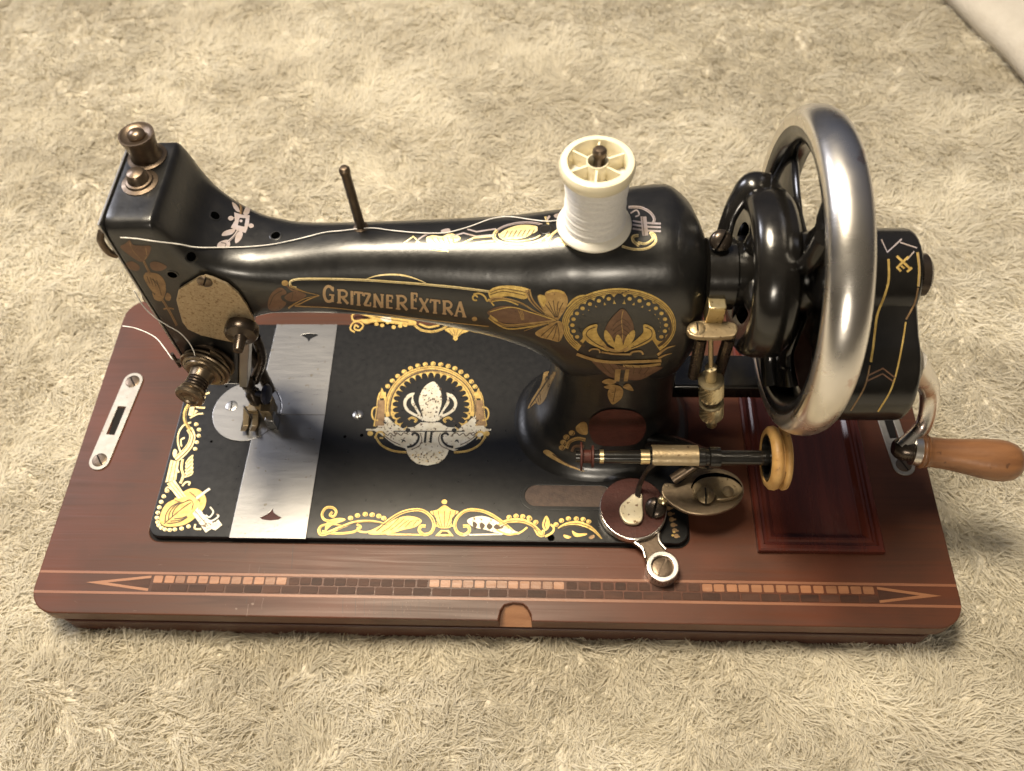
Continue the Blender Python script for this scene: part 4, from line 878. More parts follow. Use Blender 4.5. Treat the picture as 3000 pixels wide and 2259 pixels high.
P5 = [PALEGOLD, INKBR, SILVERLEAF, BEDBLK, GOLD]
a = Art((80, 1000, 2.687))
a.beads([(1100, 1178), (1075, 1222), (1055, 1265), (1040, 1308), (1028, 1350), (1022, 1390), (1026, 1425), (1036, 1450), (1056, 1470), (1085, 1482), (1122, 1486), (1162, 1482), (1215, 1475), (1270, 1458)], 18, 0, ink=1)
a.fill([(1230, 1185), (1300, 1158), (1370, 1180), (1408, 1240), (1395, 1310), (1340, 1372), (1250, 1440), (1110, 1462), (1045, 1425), (1052, 1355), (1095, 1280), (1165, 1240)], 4)
for r_, o_ in ((0, 0), (28, 18), (56, 36)): a.stroke([(1085+r_, 1425-o_), (1095+r_, 1360-o_*.6), (1140+r_, 1300-o_*.4), (1215+r_*.6, 1262)], 8, 1, 1); a.stroke([(1100+r_, 1435-o_), (1190+r_*.7, 1425-o_), (1270+r_*.5, 1380-o_), (1300, 1330-o_)], 8, 1, 1)
a.stroke([(1075, 1440), (1140, 1385), (1230, 1310), (1290, 1270)], 7, 1, 1)
for k in range(6): a.stroke([(1275+16*k, 1185+12*k), (1310+10*k, 1210+12*k)], 6, 1, 1)
a.stroke([(1160, 1245), (1220, 1262), (1280, 1240), (1320, 1275), (1310, 1330), (1270, 1365), (1285, 1395)], 26, 4, 2); a.stroke([(1165, 1252), (1222, 1272), (1280, 1250), (1308, 1280), (1296, 1330)], 6, 1, 3)
a.poly([(1100, 1122), (1162, 1093), (1250, 1222), (1188, 1242)], 0, 1); a.stroke([(1118, 1120), (1215, 1235)], 5, 1, 2, False); a.stroke([(1140, 1105), (1236, 1228)], 5, 1, 2, False)
a.poly([(1130, 935), (1195, 952), (1172, 1092), (1088, 1112)], 0); a.stroke([(1150, 945), (1112, 1105)], 5, 1, 1, False); a.stroke([(1175, 950), (1150, 1095)], 5, 1, 1, False)
a.stroke([(1275, 690), (1300, 740), (1285, 810), (1240, 870), (1170, 935)], 48, 0); a.stroke([(1265, 700), (1288, 745), (1270, 805), (1225, 865), (1160, 925)], 5, 1, 1)
a.stroke([(1290, 640), (1235, 660), (1195, 715), (1185, 790), (1205, 870)], 13, 0); a.stroke([(1240, 760), (1210, 780), (1215, 830)], 12, 0)
a.stroke([(1285, 480), (1245, 545), (1240, 615), (1265, 670), (1295, 710)], 26, 4); a.stroke([(1280, 490), (1250, 550), (1250, 615), (1280, 680)], 5, 1, 1)
a.poly([(1268, 585), (1280, 520), (1318, 515), (1305, 590)], 0); a.poly([(1320, 540), (1345, 550), (1310, 580)], 0)
a.stroke([(1310, 490), (1340, 520), (1400, 525)], 14, 0); a.stroke([(1280, 605), (1340, 575), (1385, 570)], 12, 0); a.stroke([(1290, 480), (1350, 440), (1435, 405)], 14, 0); a.beads([(1390, 440), (1352, 470)], 15, 0)
a.beads([(1330, 655), (1352, 697), (1350, 745), (1335, 795), (1322, 848)], 17, 0, ink=1)
a.fill([(1160, 850), (1145, 880), (1155, 915), (1175, 895), (1180, 865)], 0)
for k in range(5): a.fill([(1245-2*k, 960+28*k), (1275, 915+28*k), (1308, 895+32*k), (1295, 935+30*k), (1262, 972+24*k)], 0); a.stroke([(1255, 958+26*k), (1295, 910+32*k)], 5, 3, 1)
a.stroke([(1225, 930), (1215, 1000), (1228, 1060), (1205, 1120)], 20, 0); a.stroke([(1195, 1035), (1180, 1010)], 14, 0)
a.stroke([(1220, 1140), (1250, 1110), (1280, 1112), (1270, 1135)], 14, 0); a.stroke([(1110, 1185), (1090, 1170), (1105, 1150), (1135, 1165)], 12, 0)
a.poly([(1298, 1352), (1345, 1308), (1425, 1400), (1490, 1455), (1405, 1508)], 2, 1); a.stroke([(1320, 1335), (1440, 1475)], 5, 1, 2, False)
a.poly([(1418, 1462), (1505, 1405), (1537, 1448), (1482, 1492)], 2, 2); a.stroke([(1405, 1370), (1435, 1385), (1465, 1345), (1440, 1305)], 13, 2); a.stroke([(1400, 1395), (1450, 1415), (1505, 1380), (1490, 1360)], 13, 2); a.stroke([(1325, 1440), (1320, 1475), (1370, 1480)], 14, 0)
a.poly([(1335, 1248), (1328, 1228), (1430, 1155), (1445, 1168)], 2, 1)
a.emit('side_border', BED, P5, sm, maxlen=40)

a = Art((780, 780, 2.5425))
a.stroke([(690, 455), (665, 440), (660, 470), (700, 475), (722, 440), (680, 412), (640, 430), (628, 470), (660, 492)], 12, 0); a.stroke([(720, 400), (660, 410), (638, 380), (660, 350), (720, 350)], 13, 0)
a.fill([(670, 345), (760, 345), (1000, 380), (1110, 410), (1100, 440), (960, 432), (860, 415), (790, 420), (740, 430), (700, 400), (780, 390), (720, 365)], 0)
a.fill([(850, 385), (920, 380), (930, 415), (880, 412)], 2, 1); a.stroke([(790, 372), (900, 395), (1060, 418)], 5, 1, 1)
a.beads([(822, 432), (864, 442), (905, 420), (950, 455), (998, 447), (1035, 440)], 16, 0)
a.stroke([(1105, 440), (1160, 478), (1240, 488), (1310, 470), (1350, 440)], 17, 0); a.stroke([(1140, 430), (1210, 455), (1290, 440)], 14, 0); a.stroke([(1490, 465), (1570, 488), (1690, 490)], 16, 0)
a.fill([(1330, 470), (1420, 455), (1510, 480), (1455, 505), (1412, 535), (1375, 505)], 0); a.dot(1410, 540, 18, 0)
for x in (1360, 1395, 1430, 1470): a.stroke([(x, 470), (1412+(x-1412)*.3, 520)], 4, 1, 1, False)
a.emit('rear_border', BED, mats5, sm, maxlen=40)

# banner with the maker's lettering on the arm
a = Art((780, 780, 2.5425)); B5 = [GOLD, INKBR, MIDGOLD, JAPAN, COPPER, PALEGOLD, LETTER]
a.stroke([(225, 160), (185, 150), (180, 115), (230, 98), (330, 94), (540, 96), (740, 103), (960, 118), (1180, 135), (1420, 158), (1660, 188)], 17, 5)
a.stroke([(740, 98), (820, 72), (920, 62), (1020, 68), (1110, 92), (1190, 125)], 13, 5, taper='both')
a.stroke([(215, 292), (300, 300), (500, 310), (800, 345), (1100, 385), (1400, 420), (1660, 448)], 8, 2)
a.fill([(15, 255), (45, 195), (100, 158), (140, 175), (150, 205), (112, 220), (118, 250), (150, 275), (110, 320), (50, 335), (15, 310)], 4)
a.stroke([(25, 290), (60, 215), (120, 180)], 8, 1, 1)
a.fill([(135, 232), (180, 195), (245, 188), (300, 215), (250, 250), (180, 262)], 4); a.stroke([(200, 195), (190, 250)], 5, 1, 1)
a.stroke([(175, 145), (230, 170), (300, 195), (395, 215)], 18, 2, taper='end'); a.stroke([(395, 215), (290, 240), (220, 275), (165, 312)], 14, 2, taper='start'); a.stroke([(395, 216), (320, 245), (260, 275), (215, 295), (300, 300)], 9, 2)
a.stroke([(150, 140), (190, 175), (240, 185)], 12, 4); a.dot(140, 125, 25, 2); a.dot(1552, 392, 20, 2)
glyph = {
 'G': [([(.92, .78), (.7, .95), (.4, .96), (.14, .72), (.12, .35), (.35, .06), (.68, .06), (.88, .22)], 1.0, True), ([(.88, .02), (.88, .46)], .9, False), ([(.58, .46), (1.05, .46)], .55, False), ([(.93, .70), (.93, .98)], .45, False)],
 'R': [([(.2, 0), (.2, 1)], 1.0, False), ([(.2, .95), (.6, .98), (.86, .80), (.8, .58), (.55, .48), (.2, .46)], .75, True), ([(.45, .47), (.98, .0)], .95, False), ([(.0, .02), (.4, .02)], .5, False), ([(.02, .98), (.3, .98)], .5, False)],
 'I': [([(.5, 0), (.5, 1)], 1.0, False), ([(.1, .02), (.9, .02)], .5, False), ([(.1, .98), (.9, .98)], .5, False)],
 'T': [([(.5, 0), (.5, 1)], 1.0, False), ([(.0, .95), (1., .95)], .7, False), ([(.03, .74), (.03, .98)], .45, False), ([(.97, .74), (.97, .98)], .45, False), ([(.28, .02), (.72, .02)], .5, False)],
 'Z': [([(.06, .95), (.94, .95)], .65, False), ([(.88, .95), (.1, .05)], 1.0, False), ([(.05, .05), (.97, .05)], .65, False), ([(.06, .72), (.06, .98)], .45, False), ([(.95, .02), (.95, .3)], .45, False)],
 'N': [([(.16, 0), (.16, 1)], .8, False), ([(.14, .98), (.84, .02)], 1.0, False), ([(.86, 0), (.86, 1)], .8, False), ([(.0, .02), (.32, .02)], .45, False), ([(.7, .98), (1.02, .98)], .45, False)],
 'E': [([(.22, 0), (.22, 1)], 1.0, False), ([(.1, .96), (.9, .96)], .6, False), ([(.22, .56), (.76, .56)], .55, False), ([(.1, .04), (.92, .04)], .5, False), ([(.9, .74), (.9, .98)], .45, False), ([(.76, .44), (.76, .68)], .4, False)],
 'X': [([(.1, .98), (.9, .02)], 1.0, False), ([(.88, .98), (.12, .02)], .65, False), ([(-.02, .98), (.26, .98)], .5, False), ([(.74, .98), (1.0, .98)], .5, False), ([(-.02, .02), (.28, .02)], .5, False), ([(.7, .02), (1.04, .02)], .5, False)],
 'A': [([(.5, 1.0), (.1, .02)], .7, False), ([(.48, 1.0), (.9, .02)], 1.0, False), ([(.24, .34), (.76, .34)], .5, False), ([(-.04, .02), (.26, .02)], .5, False), ([(.7, .02), (1.06, .02)], .5, False)]}
for ch, xa, xb, yt, yb in (('G', 424, 504, 146, 264), ('R', 528, 612, 176, 274), ('I', 628, 650, 186, 282), ('T', 656, 722, 190, 288), ('Z', 728, 780, 198, 294), ('N', 796, 876, 206, 304), ('E', 892, 946, 213, 311), ('R', 966, 1052, 218, 320),
                           ('E', 1076, 1128, 196, 316), ('X', 1142, 1210, 240, 336), ('T', 1222, 1294, 248, 347), ('R', 1312, 1390, 258, 356), ('A', 1404, 1486, 262, 372)):
    sl = 0.105
    for pts, w, smo in glyph[ch]:
        a.stroke([(xa+u*(xb-xa), yb-v*(yb-yt)+(u-.5)*(xb-xa)*sl) for u, v in pts], 19*w+2, 6, 1, smo)
a.emit('arm_banner', ARM, B5, sm, maxlen=7)

a = Art((1150, 380, 2.6024))
a.fill([(735, 1230), (790, 1198), (900, 1188), (1035, 1212), (1045, 1260), (1000, 1292), (880, 1268), (760, 1290), (735, 1265)], 0)
a.stroke([(745, 1240), (850, 1212), (1020, 1240)], 5, 1, 1); a.stroke([(745, 1258), (850, 1232), (1010, 1262)], 5, 1, 1)
a.stroke([(650, 1278), (632, 1262), (612, 1275), (620, 1298), (645, 1300)], 12, 0); a.stroke([(618, 1255), (660, 1248), (700, 1268), (722, 1305), (738, 1290)], 13, 0)
a.stroke([(745, 1315), (770, 1285), (860, 1290), (980, 1322), (1100, 1392), (1245, 1450)], 28, 2, taper='end'); a.stroke([(775, 1340), (760, 1310), (860, 1300), (960, 1335)], 10, 0, 1)
a.stroke([(1030, 1220), (1060, 1300), (1150, 1390), (1260, 1450)], 44, 2, taper='end'); a.stroke([(1030, 1240), (1070, 1320), (1160, 1405)], 6, 1, 1)
a.fill([(722, 1390), (800, 1350), (900, 1343), (1020, 1372), (1150, 1428), (1250, 1450), (1050, 1474), (850, 1474), (765, 1432)], 4); a.stroke([(740, 1388), (900, 1352), (1050, 1390), (1240, 1450)], 7, 0, 1)
for k in range(3): a.stroke([(960+12*k, 1375), (975+12*k, 1410), (985+8*k, 1450)], 5, 2, 1)
a.stroke([(735, 1430), (860, 1490), (1050, 1480), (1250, 1456)], 20, 2); a.stroke([(745, 1415), (800, 1460), (740, 1440), (870, 1515), (1060, 1500), (1250, 1460)], 11, 0)
a.stroke([(1240, 1460), (1100, 1500), (1000, 1535)], 16, 2, taper='end')
a.fill([(1105, 1275), (1130, 1255), (1155, 1272), (1172, 1235), (1230, 1218), (1300, 1232), (1335, 1285), (1328, 1350), (1285, 1420), (1255, 1450), (1200, 1418), (1140, 1360)], 2)
for k in range(5): a.stroke([(1150+38*k, 1300-abs(k-2)*-8), (1190+22*k, 1360), (1240+5*k, 1430)], 6, 1, 1)
a.fill([(1110, 1270), (1155, 1262), (1172, 1300), (1150, 1350)], 0, 1); a.stroke([(1180, 1240), (1240, 1226), (1310, 1245)], 16, 0, 1)
a.fill([(1265, 1455), (1180, 1490), (1090, 1545), (1120, 1580), (1200, 1600), (1270, 1615), (1300, 1560), (1310, 1500)], 2)
for k in range(4): a.stroke([(1255, 1470), (1180+30*k, 1530+10*k), (1130+45*k, 1575+12*k)], 6, 1, 1)
a.stroke([(1330, 1350), (1380, 1300), (1440, 1272), (1500, 1268)], 26, 0, taper='both')
a.emit('arm_leaves', ARM, B5, sm, maxlen=7)

# medallion on the pillar
a = Art((1550, 780, 3.085)); cx, cy = 812, 530
ring = [(cx+512*math.cos(t), cy+6-318*math.sin(t)) for t in [math.radians(-150+300*k/60-0) for k in range(0)]]
a.arc(cx, cy, 445, 262, -42, 222, 140, 0, n=70)
for rx, ry in ((488, 298), (470, 284), (505, 312)): a.arc(cx, cy, rx, ry, -38, 218, 5, 1, 1, n=70)
for k in range(19):
    t = math.radians(-26+232*k/18); x = cx+3+415*math.cos(t); y = cy-2-232*math.sin(t)
    f_ = .62+.38*abs(math.sin(t))
    a.dot(x, y, 46, 3, 1, .9+.25*abs(math.sin(t))); a.fill([(x-30*abs(math.sin(t))-10, y), (x+30*abs(math.sin(t))+10, y), (x-95*math.cos(t)*.8+18*math.sin(t), y+70*math.sin(t)), (x-95*math.cos(t)*.8-18*math.sin(t), y+70*math.sin(t))], 3, 1, False)
    if k != 9: a.dot(x+8*math.cos(t), y-10*math.sin(t), 19, 0, 2)
a.stroke([(905, 215), (830, 245)], 7, 1, 1, False)
a.fill([(850, 382), (780, 430), (720, 500), (690, 560), (700, 610), (770, 655), (850, 695), (930, 650), (948, 565), (922, 470)], 4, 2)
a.stroke([(850, 395), (835, 480), (845, 600), (840, 680)], 7, 2, 3)
for k in range(4): a.stroke([(840, 470+45*k), (790, 500+45*k), (755, 540+42*k)], 6, 1, 3); a.stroke([(845, 470+45*k), (890, 500+45*k), (915, 535+42*k)], 6, 1, 3)
a.fill([(688, 572), (735, 615), (768, 680), (790, 738), (720, 700), (680, 640)], 0, 3); a.fill([(948, 572), (890, 615), (860, 680), (850, 738), (915, 700), (955, 630)], 0, 3); a.fill([(790, 620), (830, 640), (850, 745), (770, 742)], 0, 3)
a.fill([(615, 522), (540, 538), (488, 585), (492, 640), (540, 690), (640, 738), (720, 765), (690, 700), (640, 640), (612, 580)], 0, 2); a.stroke([(600, 545), (540, 570), (520, 620), (600, 690), (680, 730)], 8, 1, 3)
a.fill([(1035, 522), (1105, 542), (1140, 595), (1122, 650), (1040, 705), (930, 745), (860, 772), (900, 715), (980, 650), (1032, 590)], 0, 2); a.stroke([(1050, 545), (1105, 575), (1100, 640), (1000, 700), (920, 735)], 8, 1, 3)
a.stroke([(640, 690), (720, 745), (800, 760), (900, 740)], 30, 2, 2); a.stroke([(655, 772), (780, 790), (925, 792)], 16, 2, 2)
a.stroke([(540, 765), (570, 745), (630, 750), (640, 780)], 14, 2, 2); a.stroke([(900, 800), (940, 770), (1010, 765), (1030, 795)], 16, 2, 2); a.stroke([(1160, 800), (1240, 740), (1320, 715)], 26, 2, 1, taper='end'); a.stroke([(1170, 830), (1230, 800), (1290, 785)], 22, 2, 1, taper='end')
a.stroke([(430, 790), (560, 835), (700, 860), (860, 862), (1195, 850)], 26, 2, 2); a.stroke([(850, 895), (1020, 900), (1190, 880)], 22, 2, 2)
a.fill([(560, 835), (720, 870), (900, 905), (1195, 905), (1130, 960), (1000, 1025), (890, 1020), (740, 1000), (650, 940)], 4, 1)
for k in range(7): a.stroke([(650+70*k, 870+6*k), (690+65*k, 920), (740+50*k, 970)], 6, 1, 2)
a.poly([(780, 925), (830, 925), (815, 1035), (770, 1035)], 2, 3); a.poly([(872, 925), (908, 925), (890, 1035), (855, 1035)], 2, 3); a.poly([(832, 935), (868, 935), (852, 1010), (822, 1010)], 3, 3)
a.fill([(752, 1244), (715, 1180), (718, 1115), (790, 1070), (848, 1110), (840, 1180), (800, 1222)], 2, 2); a.stroke([(785, 1090), (760, 1220)], 6, 1, 3)
a.fill([(658, 1042), (720, 1012), (790, 1040), (725, 1066)], 2, 2); a.fill([(848, 1085), (900, 1058), (945, 1120), (890, 1112)], 2, 2); a.fill([(675, 1085), (740, 1065), (790, 1075), (720, 1105)], 2, 2)
a.emit('pillar_medallion', ARM, B5, sm, maxlen=7)
a = Art((1550, 780, 3.085))
a.fill([(-10, 1290), (30, 1200), (110, 1070), (135, 960), (175, 935), (200, 960), (245, 960), (190, 1090), (150, 1200), (95, 1255), (60, 1240)], 2); a.stroke([(10, 1270), (90, 1150), (215, 960)], 9, 3, 1)
for k in range(3): a.stroke([(100-20*k, 1150+30*k), (105-15*k, 1215+15*k)], 6, 1, 1)
a.emit('pillar_leaf', ARM, B5, sm, maxlen=7)
a = Art(CB)
a.fill([(108, 455), (150, 440), (250, 515), (330, 560), (430, 605), (310, 568), (180, 508)], 2); a.beads([(327, 308), (285, 340), (262, 380), (252, 420)], 24, 2, ink=1)
a.fill([(358, 262), (400, 225), (440, 235), (445, 315), (400, 318), (365, 295)], 2); a.stroke([(285, 425), (310, 375), (370, 350), (430, 360)], 26, 2); a.stroke([(325, 450), (350, 410), (420, 410)], 20, 4); a.stroke([(180, 470), (300, 545), (420, 585)], 8, 1, 1)
a.emit('base_ornament', ARM, B5, sm, maxlen=7)

# top of the arm
T5 = [PALEGOLD, INKBR, LILAC, INK, GOLD]
a = Art((1150, 380, 2.6024))
a.stroke([(85, 866), (160, 815), (192, 850), (150, 908)], 12, 0, 0, False, closed=True)
a.stroke([(185, 850), (250, 895), (350, 918), (430, 915)], 17, 0); a.stroke([(195, 840), (260, 800), (330, 790)], 12, 2)
a.fill([(255, 832), (300, 808), (380, 815), (440, 790), (520, 825), (480, 860), (430, 875), (425, 935), (390, 905), (350, 900), (370, 870), (290, 890)], 0); a.fill([(370, 770), (430, 755), (440, 785), (390, 800)], 2)
for k in range(5): a.stroke([(300+40*k, 825), (330+35*k, 870)], 5, 1, 1)
a.stroke([(570, 760), (640, 780), (790, 758)], 12, 2, 0, False); a.stroke([(440, 820), (540, 790), (640, 815), (790, 802)], 12, 2, 0, False)
a.stroke([(445, 865), (490, 890), (620, 825), (775, 812)], 13, 0, 0, False); a.stroke([(520, 868), (568, 902), (640, 862), (775, 848)], 14, 0, 0, False)
a.arc(985, 795, 212, 84, 150, 340, 25, 0, rot=-5); a.arc(985, 795, 212, 84, 20, 150, 16, 2, rot=-5)
a.fill([(818, 800), (880, 755), (980, 728), (1090, 735), (1110, 765), (1060, 800), (980, 832), (870, 835)], 0)
for k in range(7): a.stroke([(850+34*k, 822-2*k), (880+34*k, 775-2*k)], 6, 1, 1)
a.arc(980, 790, 168, 60, 170, 330, 9, 0, 1, rot=-5)
a.fill([(1105, 760), (1120, 730), (1170, 722), (1225, 740), (1232, 770), (1180, 798), (1125, 795)], 3, 1)
a.stroke([(1165, 665), (1185, 720), (1190, 800), (1175, 850), (1195, 885)], 17, 0); a.stroke([(1270, 760), (1220, 800), (1185, 850)], 18, 0); a.fill([(1225, 860), (1260, 825), (1330, 835), (1340, 880), (1270, 885)], 0)
a.stroke([(1175, 690), (1200, 660)], 18, 2, 0, False); a.fill([(1230, 655), (1270, 640), (1280, 675), (1245, 675)], 2)
a.emit('arm_top_ornament', ARM, T5, sm, maxlen=7)
a = Art((1150, 380, 2.6024))
a.stroke([(1800, 592), (1890, 595), (1960, 630), (1995, 680), (1985, 715)], 20, 2); a.stroke([(1815, 640), (1860, 615), (1880, 650), (1850, 665)], 11, 2)
for y in (712, 740, 770): a.stroke([(1830, y-15), (1930, y), (2045, y+6)], 14, 2)
a.poly([(1890, 665), (1935, 665), (1950, 808), (1905, 812)], 2, 1); a.stroke([(1905, 668), (1920, 808)], 5, 1, 2, False)
a.stroke([(1750, 890), (1840, 912), (1940, 905), (2005, 855), (1995, 800), (1965, 790), (1985, 830), (1930, 870), (1870, 860)], 18, 0); a.stroke([(1875, 808), (1835, 815), (1835, 850), (1880, 885)], 22, 0)
a.emit('arm_top_ornament', ARM, T5, sm, maxlen=7)
# neck
a = Art((250, 340, 3.16)); N5 = [LILAC, JAPAN, BRONZE, INKBR]
a.poly([(1378, 892), (1450, 915), (1522, 922), (1515, 1000), (1485, 1085), (1420, 1065), (1345, 1035), (1385, 970)], 0); a.poly([(1428, 945), (1485, 950), (1472, 1028), (1412, 1015)], 1, 1); a.dot(1441, 975, 15, 0, 2)
a.fill([(1360, 798), (1405, 830), (1432, 890), (1395, 880), (1368, 840)], 0); a.fill([(1500, 830), (1525, 870), (1505, 915), (1462, 910), (1478, 860)], 0); a.stroke([(1440, 910), (1440, 840), (1420, 775)], 22, 2)
a.dot(1347, 948, 26, 0); a.dot(1535, 1017, 25, 0); a.stroke([(1365, 945), (1400, 940)], 8, 0, 0, False)
a.stroke([(1415, 1055), (1380, 1110), (1320, 1165)], 20, 0); a.fill([(1265, 1112), (1290, 1068), (1385, 1045), (1360, 1095)], 0); a.fill([(1392, 1180), (1390, 1120), (1430, 1065), (1458, 1090), (1440, 1145)], 0)
a.fill([(1222, 1218), (1240, 1170), (1318, 1148), (1342, 1190), (1310, 1228)], 0); a.stroke([(1255, 1175), (1300, 1185), (1290, 1220)], 6, 1, 1)
a.emit('neck_ornament', ARM, N5, sm, maxlen=6)
# head front
a = Art((250, 340, 3.16)); H5 = [BRONZE, INKBR, COPPER, INK]
a.fill([(325, 1215), (370, 1180), (412, 1148), (440, 1190), (520, 1200), (605, 1205), (595, 1270), (555, 1330), (500, 1345), (420, 1295)], 2); a.stroke([(412, 1165), (440, 1240), (520, 1330)], 7, 0, 1); a.stroke([(560, 1215), (570, 1290), (550, 1330)], 9, 0, 1)
a.fill([(378, 1362), (440, 1345), (505, 1395), (480, 1432), (405, 1412)], 2); a.fill([(600, 1362), (660, 1348), (755, 1392), (700, 1432), (620, 1420)], 2); a.stroke([(540, 1340), (570, 1400), (600, 1460)], 20, 0)
a.fill([(540, 1475), (620, 1448), (700, 1478), (745, 1560), (720, 1650), (640, 1640), (575, 1560)], 0)
for k in range(4): a.stroke([(570+30*k, 1480+12*k), (600+28*k, 1550+12*k)], 7, 1, 1)
a.emit('head_ornament', ARM, H5, sm, maxlen=7)
a = Art((250, 780, 3.0857))
a.fill([(540, 60), (640, 75), (700, 150), (730, 215), (692, 312), (620, 290), (640, 220), (565, 170)], 0); a.stroke([(600, 110), (660, 170), (690, 260)], 7, 1, 1); a.fill([(610, 235), (650, 300), (640, 305), (612, 270)], 0)
a.stroke([(695, 300), (740, 370), (780, 440), (828, 535)], 20, 0); a.stroke([(708, 385), (755, 378), (802, 386)], 14, 0); a.fill([(740, 238), (776, 268), (762, 312), (722, 295)], 0)
a.emit('head_ornament', ARM, H5, sm, maxlen=7)
# gear case striping
a = Art((2400, 620, 2.0067)); K5 = [GOLD, LILAC, COPPER, BRONZE]
a.stroke([(407, 280), (408, 400), (382, 500), (343, 600), (328, 700), (318, 790), (303, 885)], 14, 0); a.stroke([(298, 905), (265, 1035), (185, 1170)], 9, 3)
a.stroke([(578, 240), (588, 340), (582, 440)], 15, 0); a.stroke([(581, 448), (560, 540), (510, 635)], 10, 3); a.stroke([(508, 650), (490, 770), (455, 940), (415, 1060), (345, 1175)], 10, 0)
a.stroke([(365, 165), (400, 240), (485, 162)], 9, 1, 0, False); a.stroke([(475, 182), (575, 215)], 8, 1, 0, False); a.stroke([(558, 235), (515, 285)], 8, 1, 0, False)
a.stroke([(455, 262), (540, 342)], 15, 0, 0, False); a.stroke([(525, 265), (455, 332)], 13, 0, 0, False); a.stroke([(545, 330), (515, 355)], 14, 0, 0, False); a.stroke([(455, 325), (480, 352)], 14, 0, 0, False); a.stroke([(482, 320), (500, 335)], 12, 0, 0, False)
a.stroke([(285, 965), (375, 922), (447, 978)], 9, 2, 0, False); a.stroke([(276, 998), (372, 953), (436, 1000)], 9, 2, 0, False)
a.emit('case_striping', CASE, K5, sm, maxlen=7)

TOP = plane_bvh(ZB)
SCUFF = mat('pale_scuff', (0.17, 0.105, 0.075), (0.11, 0.06, 0.04), rough=0.5, scale=(500, 500, 500)); CRACK = mat('varnish_crack', (0.028, 0.014, 0.010), rough=0.5)
a = Art((60, 1550, 2.1269))
for k in range(9):
    x = 1395+random.uniform(0, 130); y = random.uniform(95, 470); a.stroke([(x, y), (x-random.uniform(2, 14), y+random.uniform(18, 45)), (x-random.uniform(6, 30), y+random.uniform(50, 110))], random.uniform(1.2, 2.6), random.choice((0, 0, 1)), 0, line=False)
a.stroke([(1700, 90), (1690, 250)], 2.4, 1, 0, False); a.stroke([(1420, 470), (1410, 545)], 3, 0, 0, False); a.dot(1447, 467, 9, 0); a.dot(1345, 497, 7, 0)
for k in range(20):
    x = random.uniform(150, 2100); y = random.uniform(30, 240) if random.random() < .6 else random.uniform(430, 520); a.stroke([(x, y), (x+random.uniform(-30, 30), y+random.uniform(-14, 14))], random.uniform(1.0, 2.2), random.choice((0, 1)), 0, False)
o = a.emit('scuff_marks', TOP, [SCUFF, CRACK], base, maxlen=60, lift=.003); o['kind'] = 'stuff'
a = Art((1000, 1550, 2.2124))
for k in range(17):
    x = 20+62*k+random.uniform(-12, 12); y = 440+.02*x; a.stroke([(x, y+random.uniform(0, 40)), (x-3, y+80), (x-1, y+random.uniform(105, 132))], random.uniform(1.2, 2.4), 1, 0, line=False)
for k in range(60):
    x = random.uniform(0, 1000); y = random.uniform(450, 570); a.dot(x, y, random.uniform(1.2, 3.4), 0)
for k in range(12):
    x = random.uniform(50, 2000); y = random.uniform(120, 260); a.stroke([(x, y), (x+random.uniform(-40, 40), y+random.uniform(-10, 10))], random.uniform(1.2, 2.4), random.choice((0, 1)), 0, False)
o = a.emit('scuff_marks', TOP, [SCUFF, CRACK], base, maxlen=60, lift=.003); o['kind'] = 'stuff'
a = Art((300, 780, 3.204)); PLB = BVHTree.FromPolygons([(5, 10.095, 10), (20, 10.095, 10), (20, 10.095, 25), (5, 10.095, 25)], [(0, 1, 2, 3)])
for r in range(6):
    x = 880+random.uniform(0, 40); y0 = 250+52*r
    while x < 1200-abs(r-2)*18:
        w = random.uniform(6, 16); a.stroke([(x, y0+(x-880)*.12), (x+w, y0+(x-880)*.12+random.uniform(-2, 4))], random.uniform(3, 7), 0, 0, False); x += w+random.uniform(5, 12)
ENG = mat('faint_engraving', (0.26, 0.185, 0.105), (0.34, 0.255, 0.15), rough=0.5, metal=0.5, scale=(900, 900, 900))
o = a.emit('worn_engraving', PLB, [ENG], cp, maxlen=60, lift=.004); o['kind'] = 'stuff'

# ================================================================== SPOOL OF WHITE THREAD
so = Vector((30.35, 12.2, 22.0))
sp = thing('thread_spool', so, 'cream plastic spool of white thread standing on the pin of the black arm', 'thread spool')
wn = []
for i in range(49):
    h = .36+i*(3.0-.36)/48; wn.append((1.30-.05*math.sin((h-.55)/2.45*math.pi)+.05*(i % 2)+random.uniform(-.02, .02), h))
MB().lathe([(.6, .34)]+wn+[(.6, 3.02)], so, (.01, .0, 1), 48).build('winding', THREAD, sp, smooth=25)
MB().lathe([(.45, 0), (1.54, 0), (1.62, .05), (1.64, .14), (1.60, .22), (1.45, .30), (1.3, .38), (.45, .40)], so, (0, 0, 1), 60, closed=True).build('bottom_flange', WHITEPL, sp, smooth=50)
tf = MB().lathe([(1.2, 3.0), (1.32, 3.05), (1.48, 3.2), (1.54, 3.4), (1.54, 3.62), (1.48, 3.76), (1.38, 3.8), (1.22, 3.8), (1.19, 3.72), (1.16, 3.3)], so, (0, 0, 1), 60, closed=True)
tf.lathe([(.38, 2.2), (.46, 2.2), (.46, 3.72), (.44, 3.78), (.40, 3.78), (.38, 3.72)], so, (0, 0, 1), 32, closed=True)
tf.lathe([(.4, 2.7), (1.2, 2.7), (1.2, 2.8), (.4, 2.8)], so, (0, 0, 1), 40, closed=True)
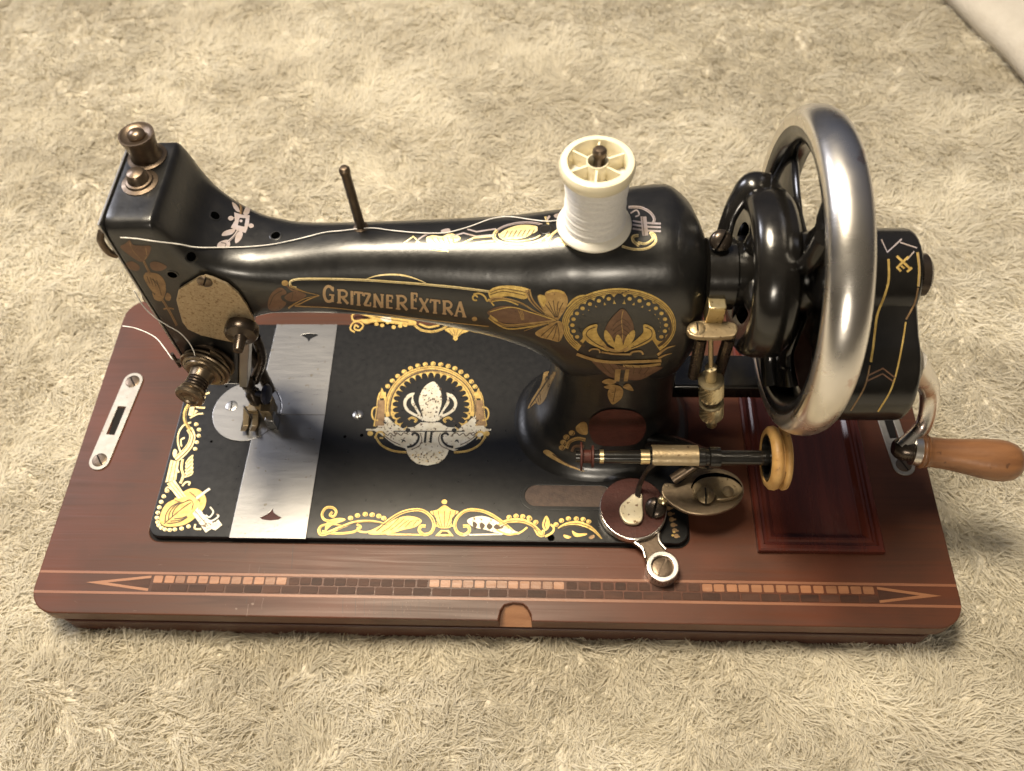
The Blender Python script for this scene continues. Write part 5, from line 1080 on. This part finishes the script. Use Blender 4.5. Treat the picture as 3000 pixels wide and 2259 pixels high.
for k in range(6):
    t = math.radians(25+60*k); d = Vector((math.cos(t), math.sin(t), 0)); e = Vector((-d.y, d.x, 0))*.045
    p0, p1 = so+d*.42, so+d*1.22; z0, z1 = Vector((0, 0, 2.75)), Vector((0, 0, 3.7))
    tf.add([p0-e+z0, p0+e+z0, p1+e+z0, p1-e+z0, p0-e+z1, p0+e+z1, p1+e+z1, p1-e+z1], [(0, 3, 2, 1), (4, 5, 6, 7), (0, 1, 5, 4), (1, 2, 6, 5), (2, 3, 7, 6), (3, 0, 4, 7)])
tf.build('top_flange', IVORY, sp, smooth=40, weld=False)
# the strand that runs along the arm to the head
strand = []
for px, py in crop_pts((1150, 380, 2.6024), [(1275, 700), (1180, 708), (1050, 695), (930, 678), (850, 675), (740, 695), (600, 745), (480, 780), (380, 797), (200, 795), (0, 778)])+[(1085, 672), (1000, 680)]+crop_pts((250, 340, 3.16), [(2212, 1090), (1990, 1145), (1750, 1195), (1500, 1220), (1250, 1225), (1020, 1220), (850, 1185), (650, 1150), (480, 1125), (330, 1115), (215, 1125)]):
    h = ARM.ray_cast(CAM, view_dir(px, py).normalized())
    if h[0] is not None:
        nrm = h[1] if h[1].dot(view_dir(px, py)) < 0 else -h[1]; strand.append(h[0]+nrm*.07)
MB().tube(strand, .027, 6).build('loose_strand', THREAD, sp, smooth=60)
q = [on_plane(x, y, 1, v) for (x, y), v in zip(crop_pts((300, 780, 3.204), [(190, 562), (300, 580), (420, 625), (510, 680), (580, 765), (640, 850), (665, 880)]), (12.6, 12.2, 11.6, 11.0, 10.4, 9.8, 9.7))]
MB().tube(q, .032, 6).build('loose_strand', THREAD, sp, smooth=60)
q = [on_plane(x, y, 1, v) for (x, y), v in zip(crop_pts((300, 780, 3.204), [(300, 230), (380, 370), (480, 470), (600, 550), (720, 620), (800, 700), (850, 780), (870, 840)]), (10.22, 10.22, 10.2, 10.15, 10.1, 10.0, 9.85, 9.7))]
MB().tube(q, .028, 6).build('loose_strand', THREAD, sp, smooth=60)
for o in list(bpy.data.objects):
    if 'o' in o: del o['o']
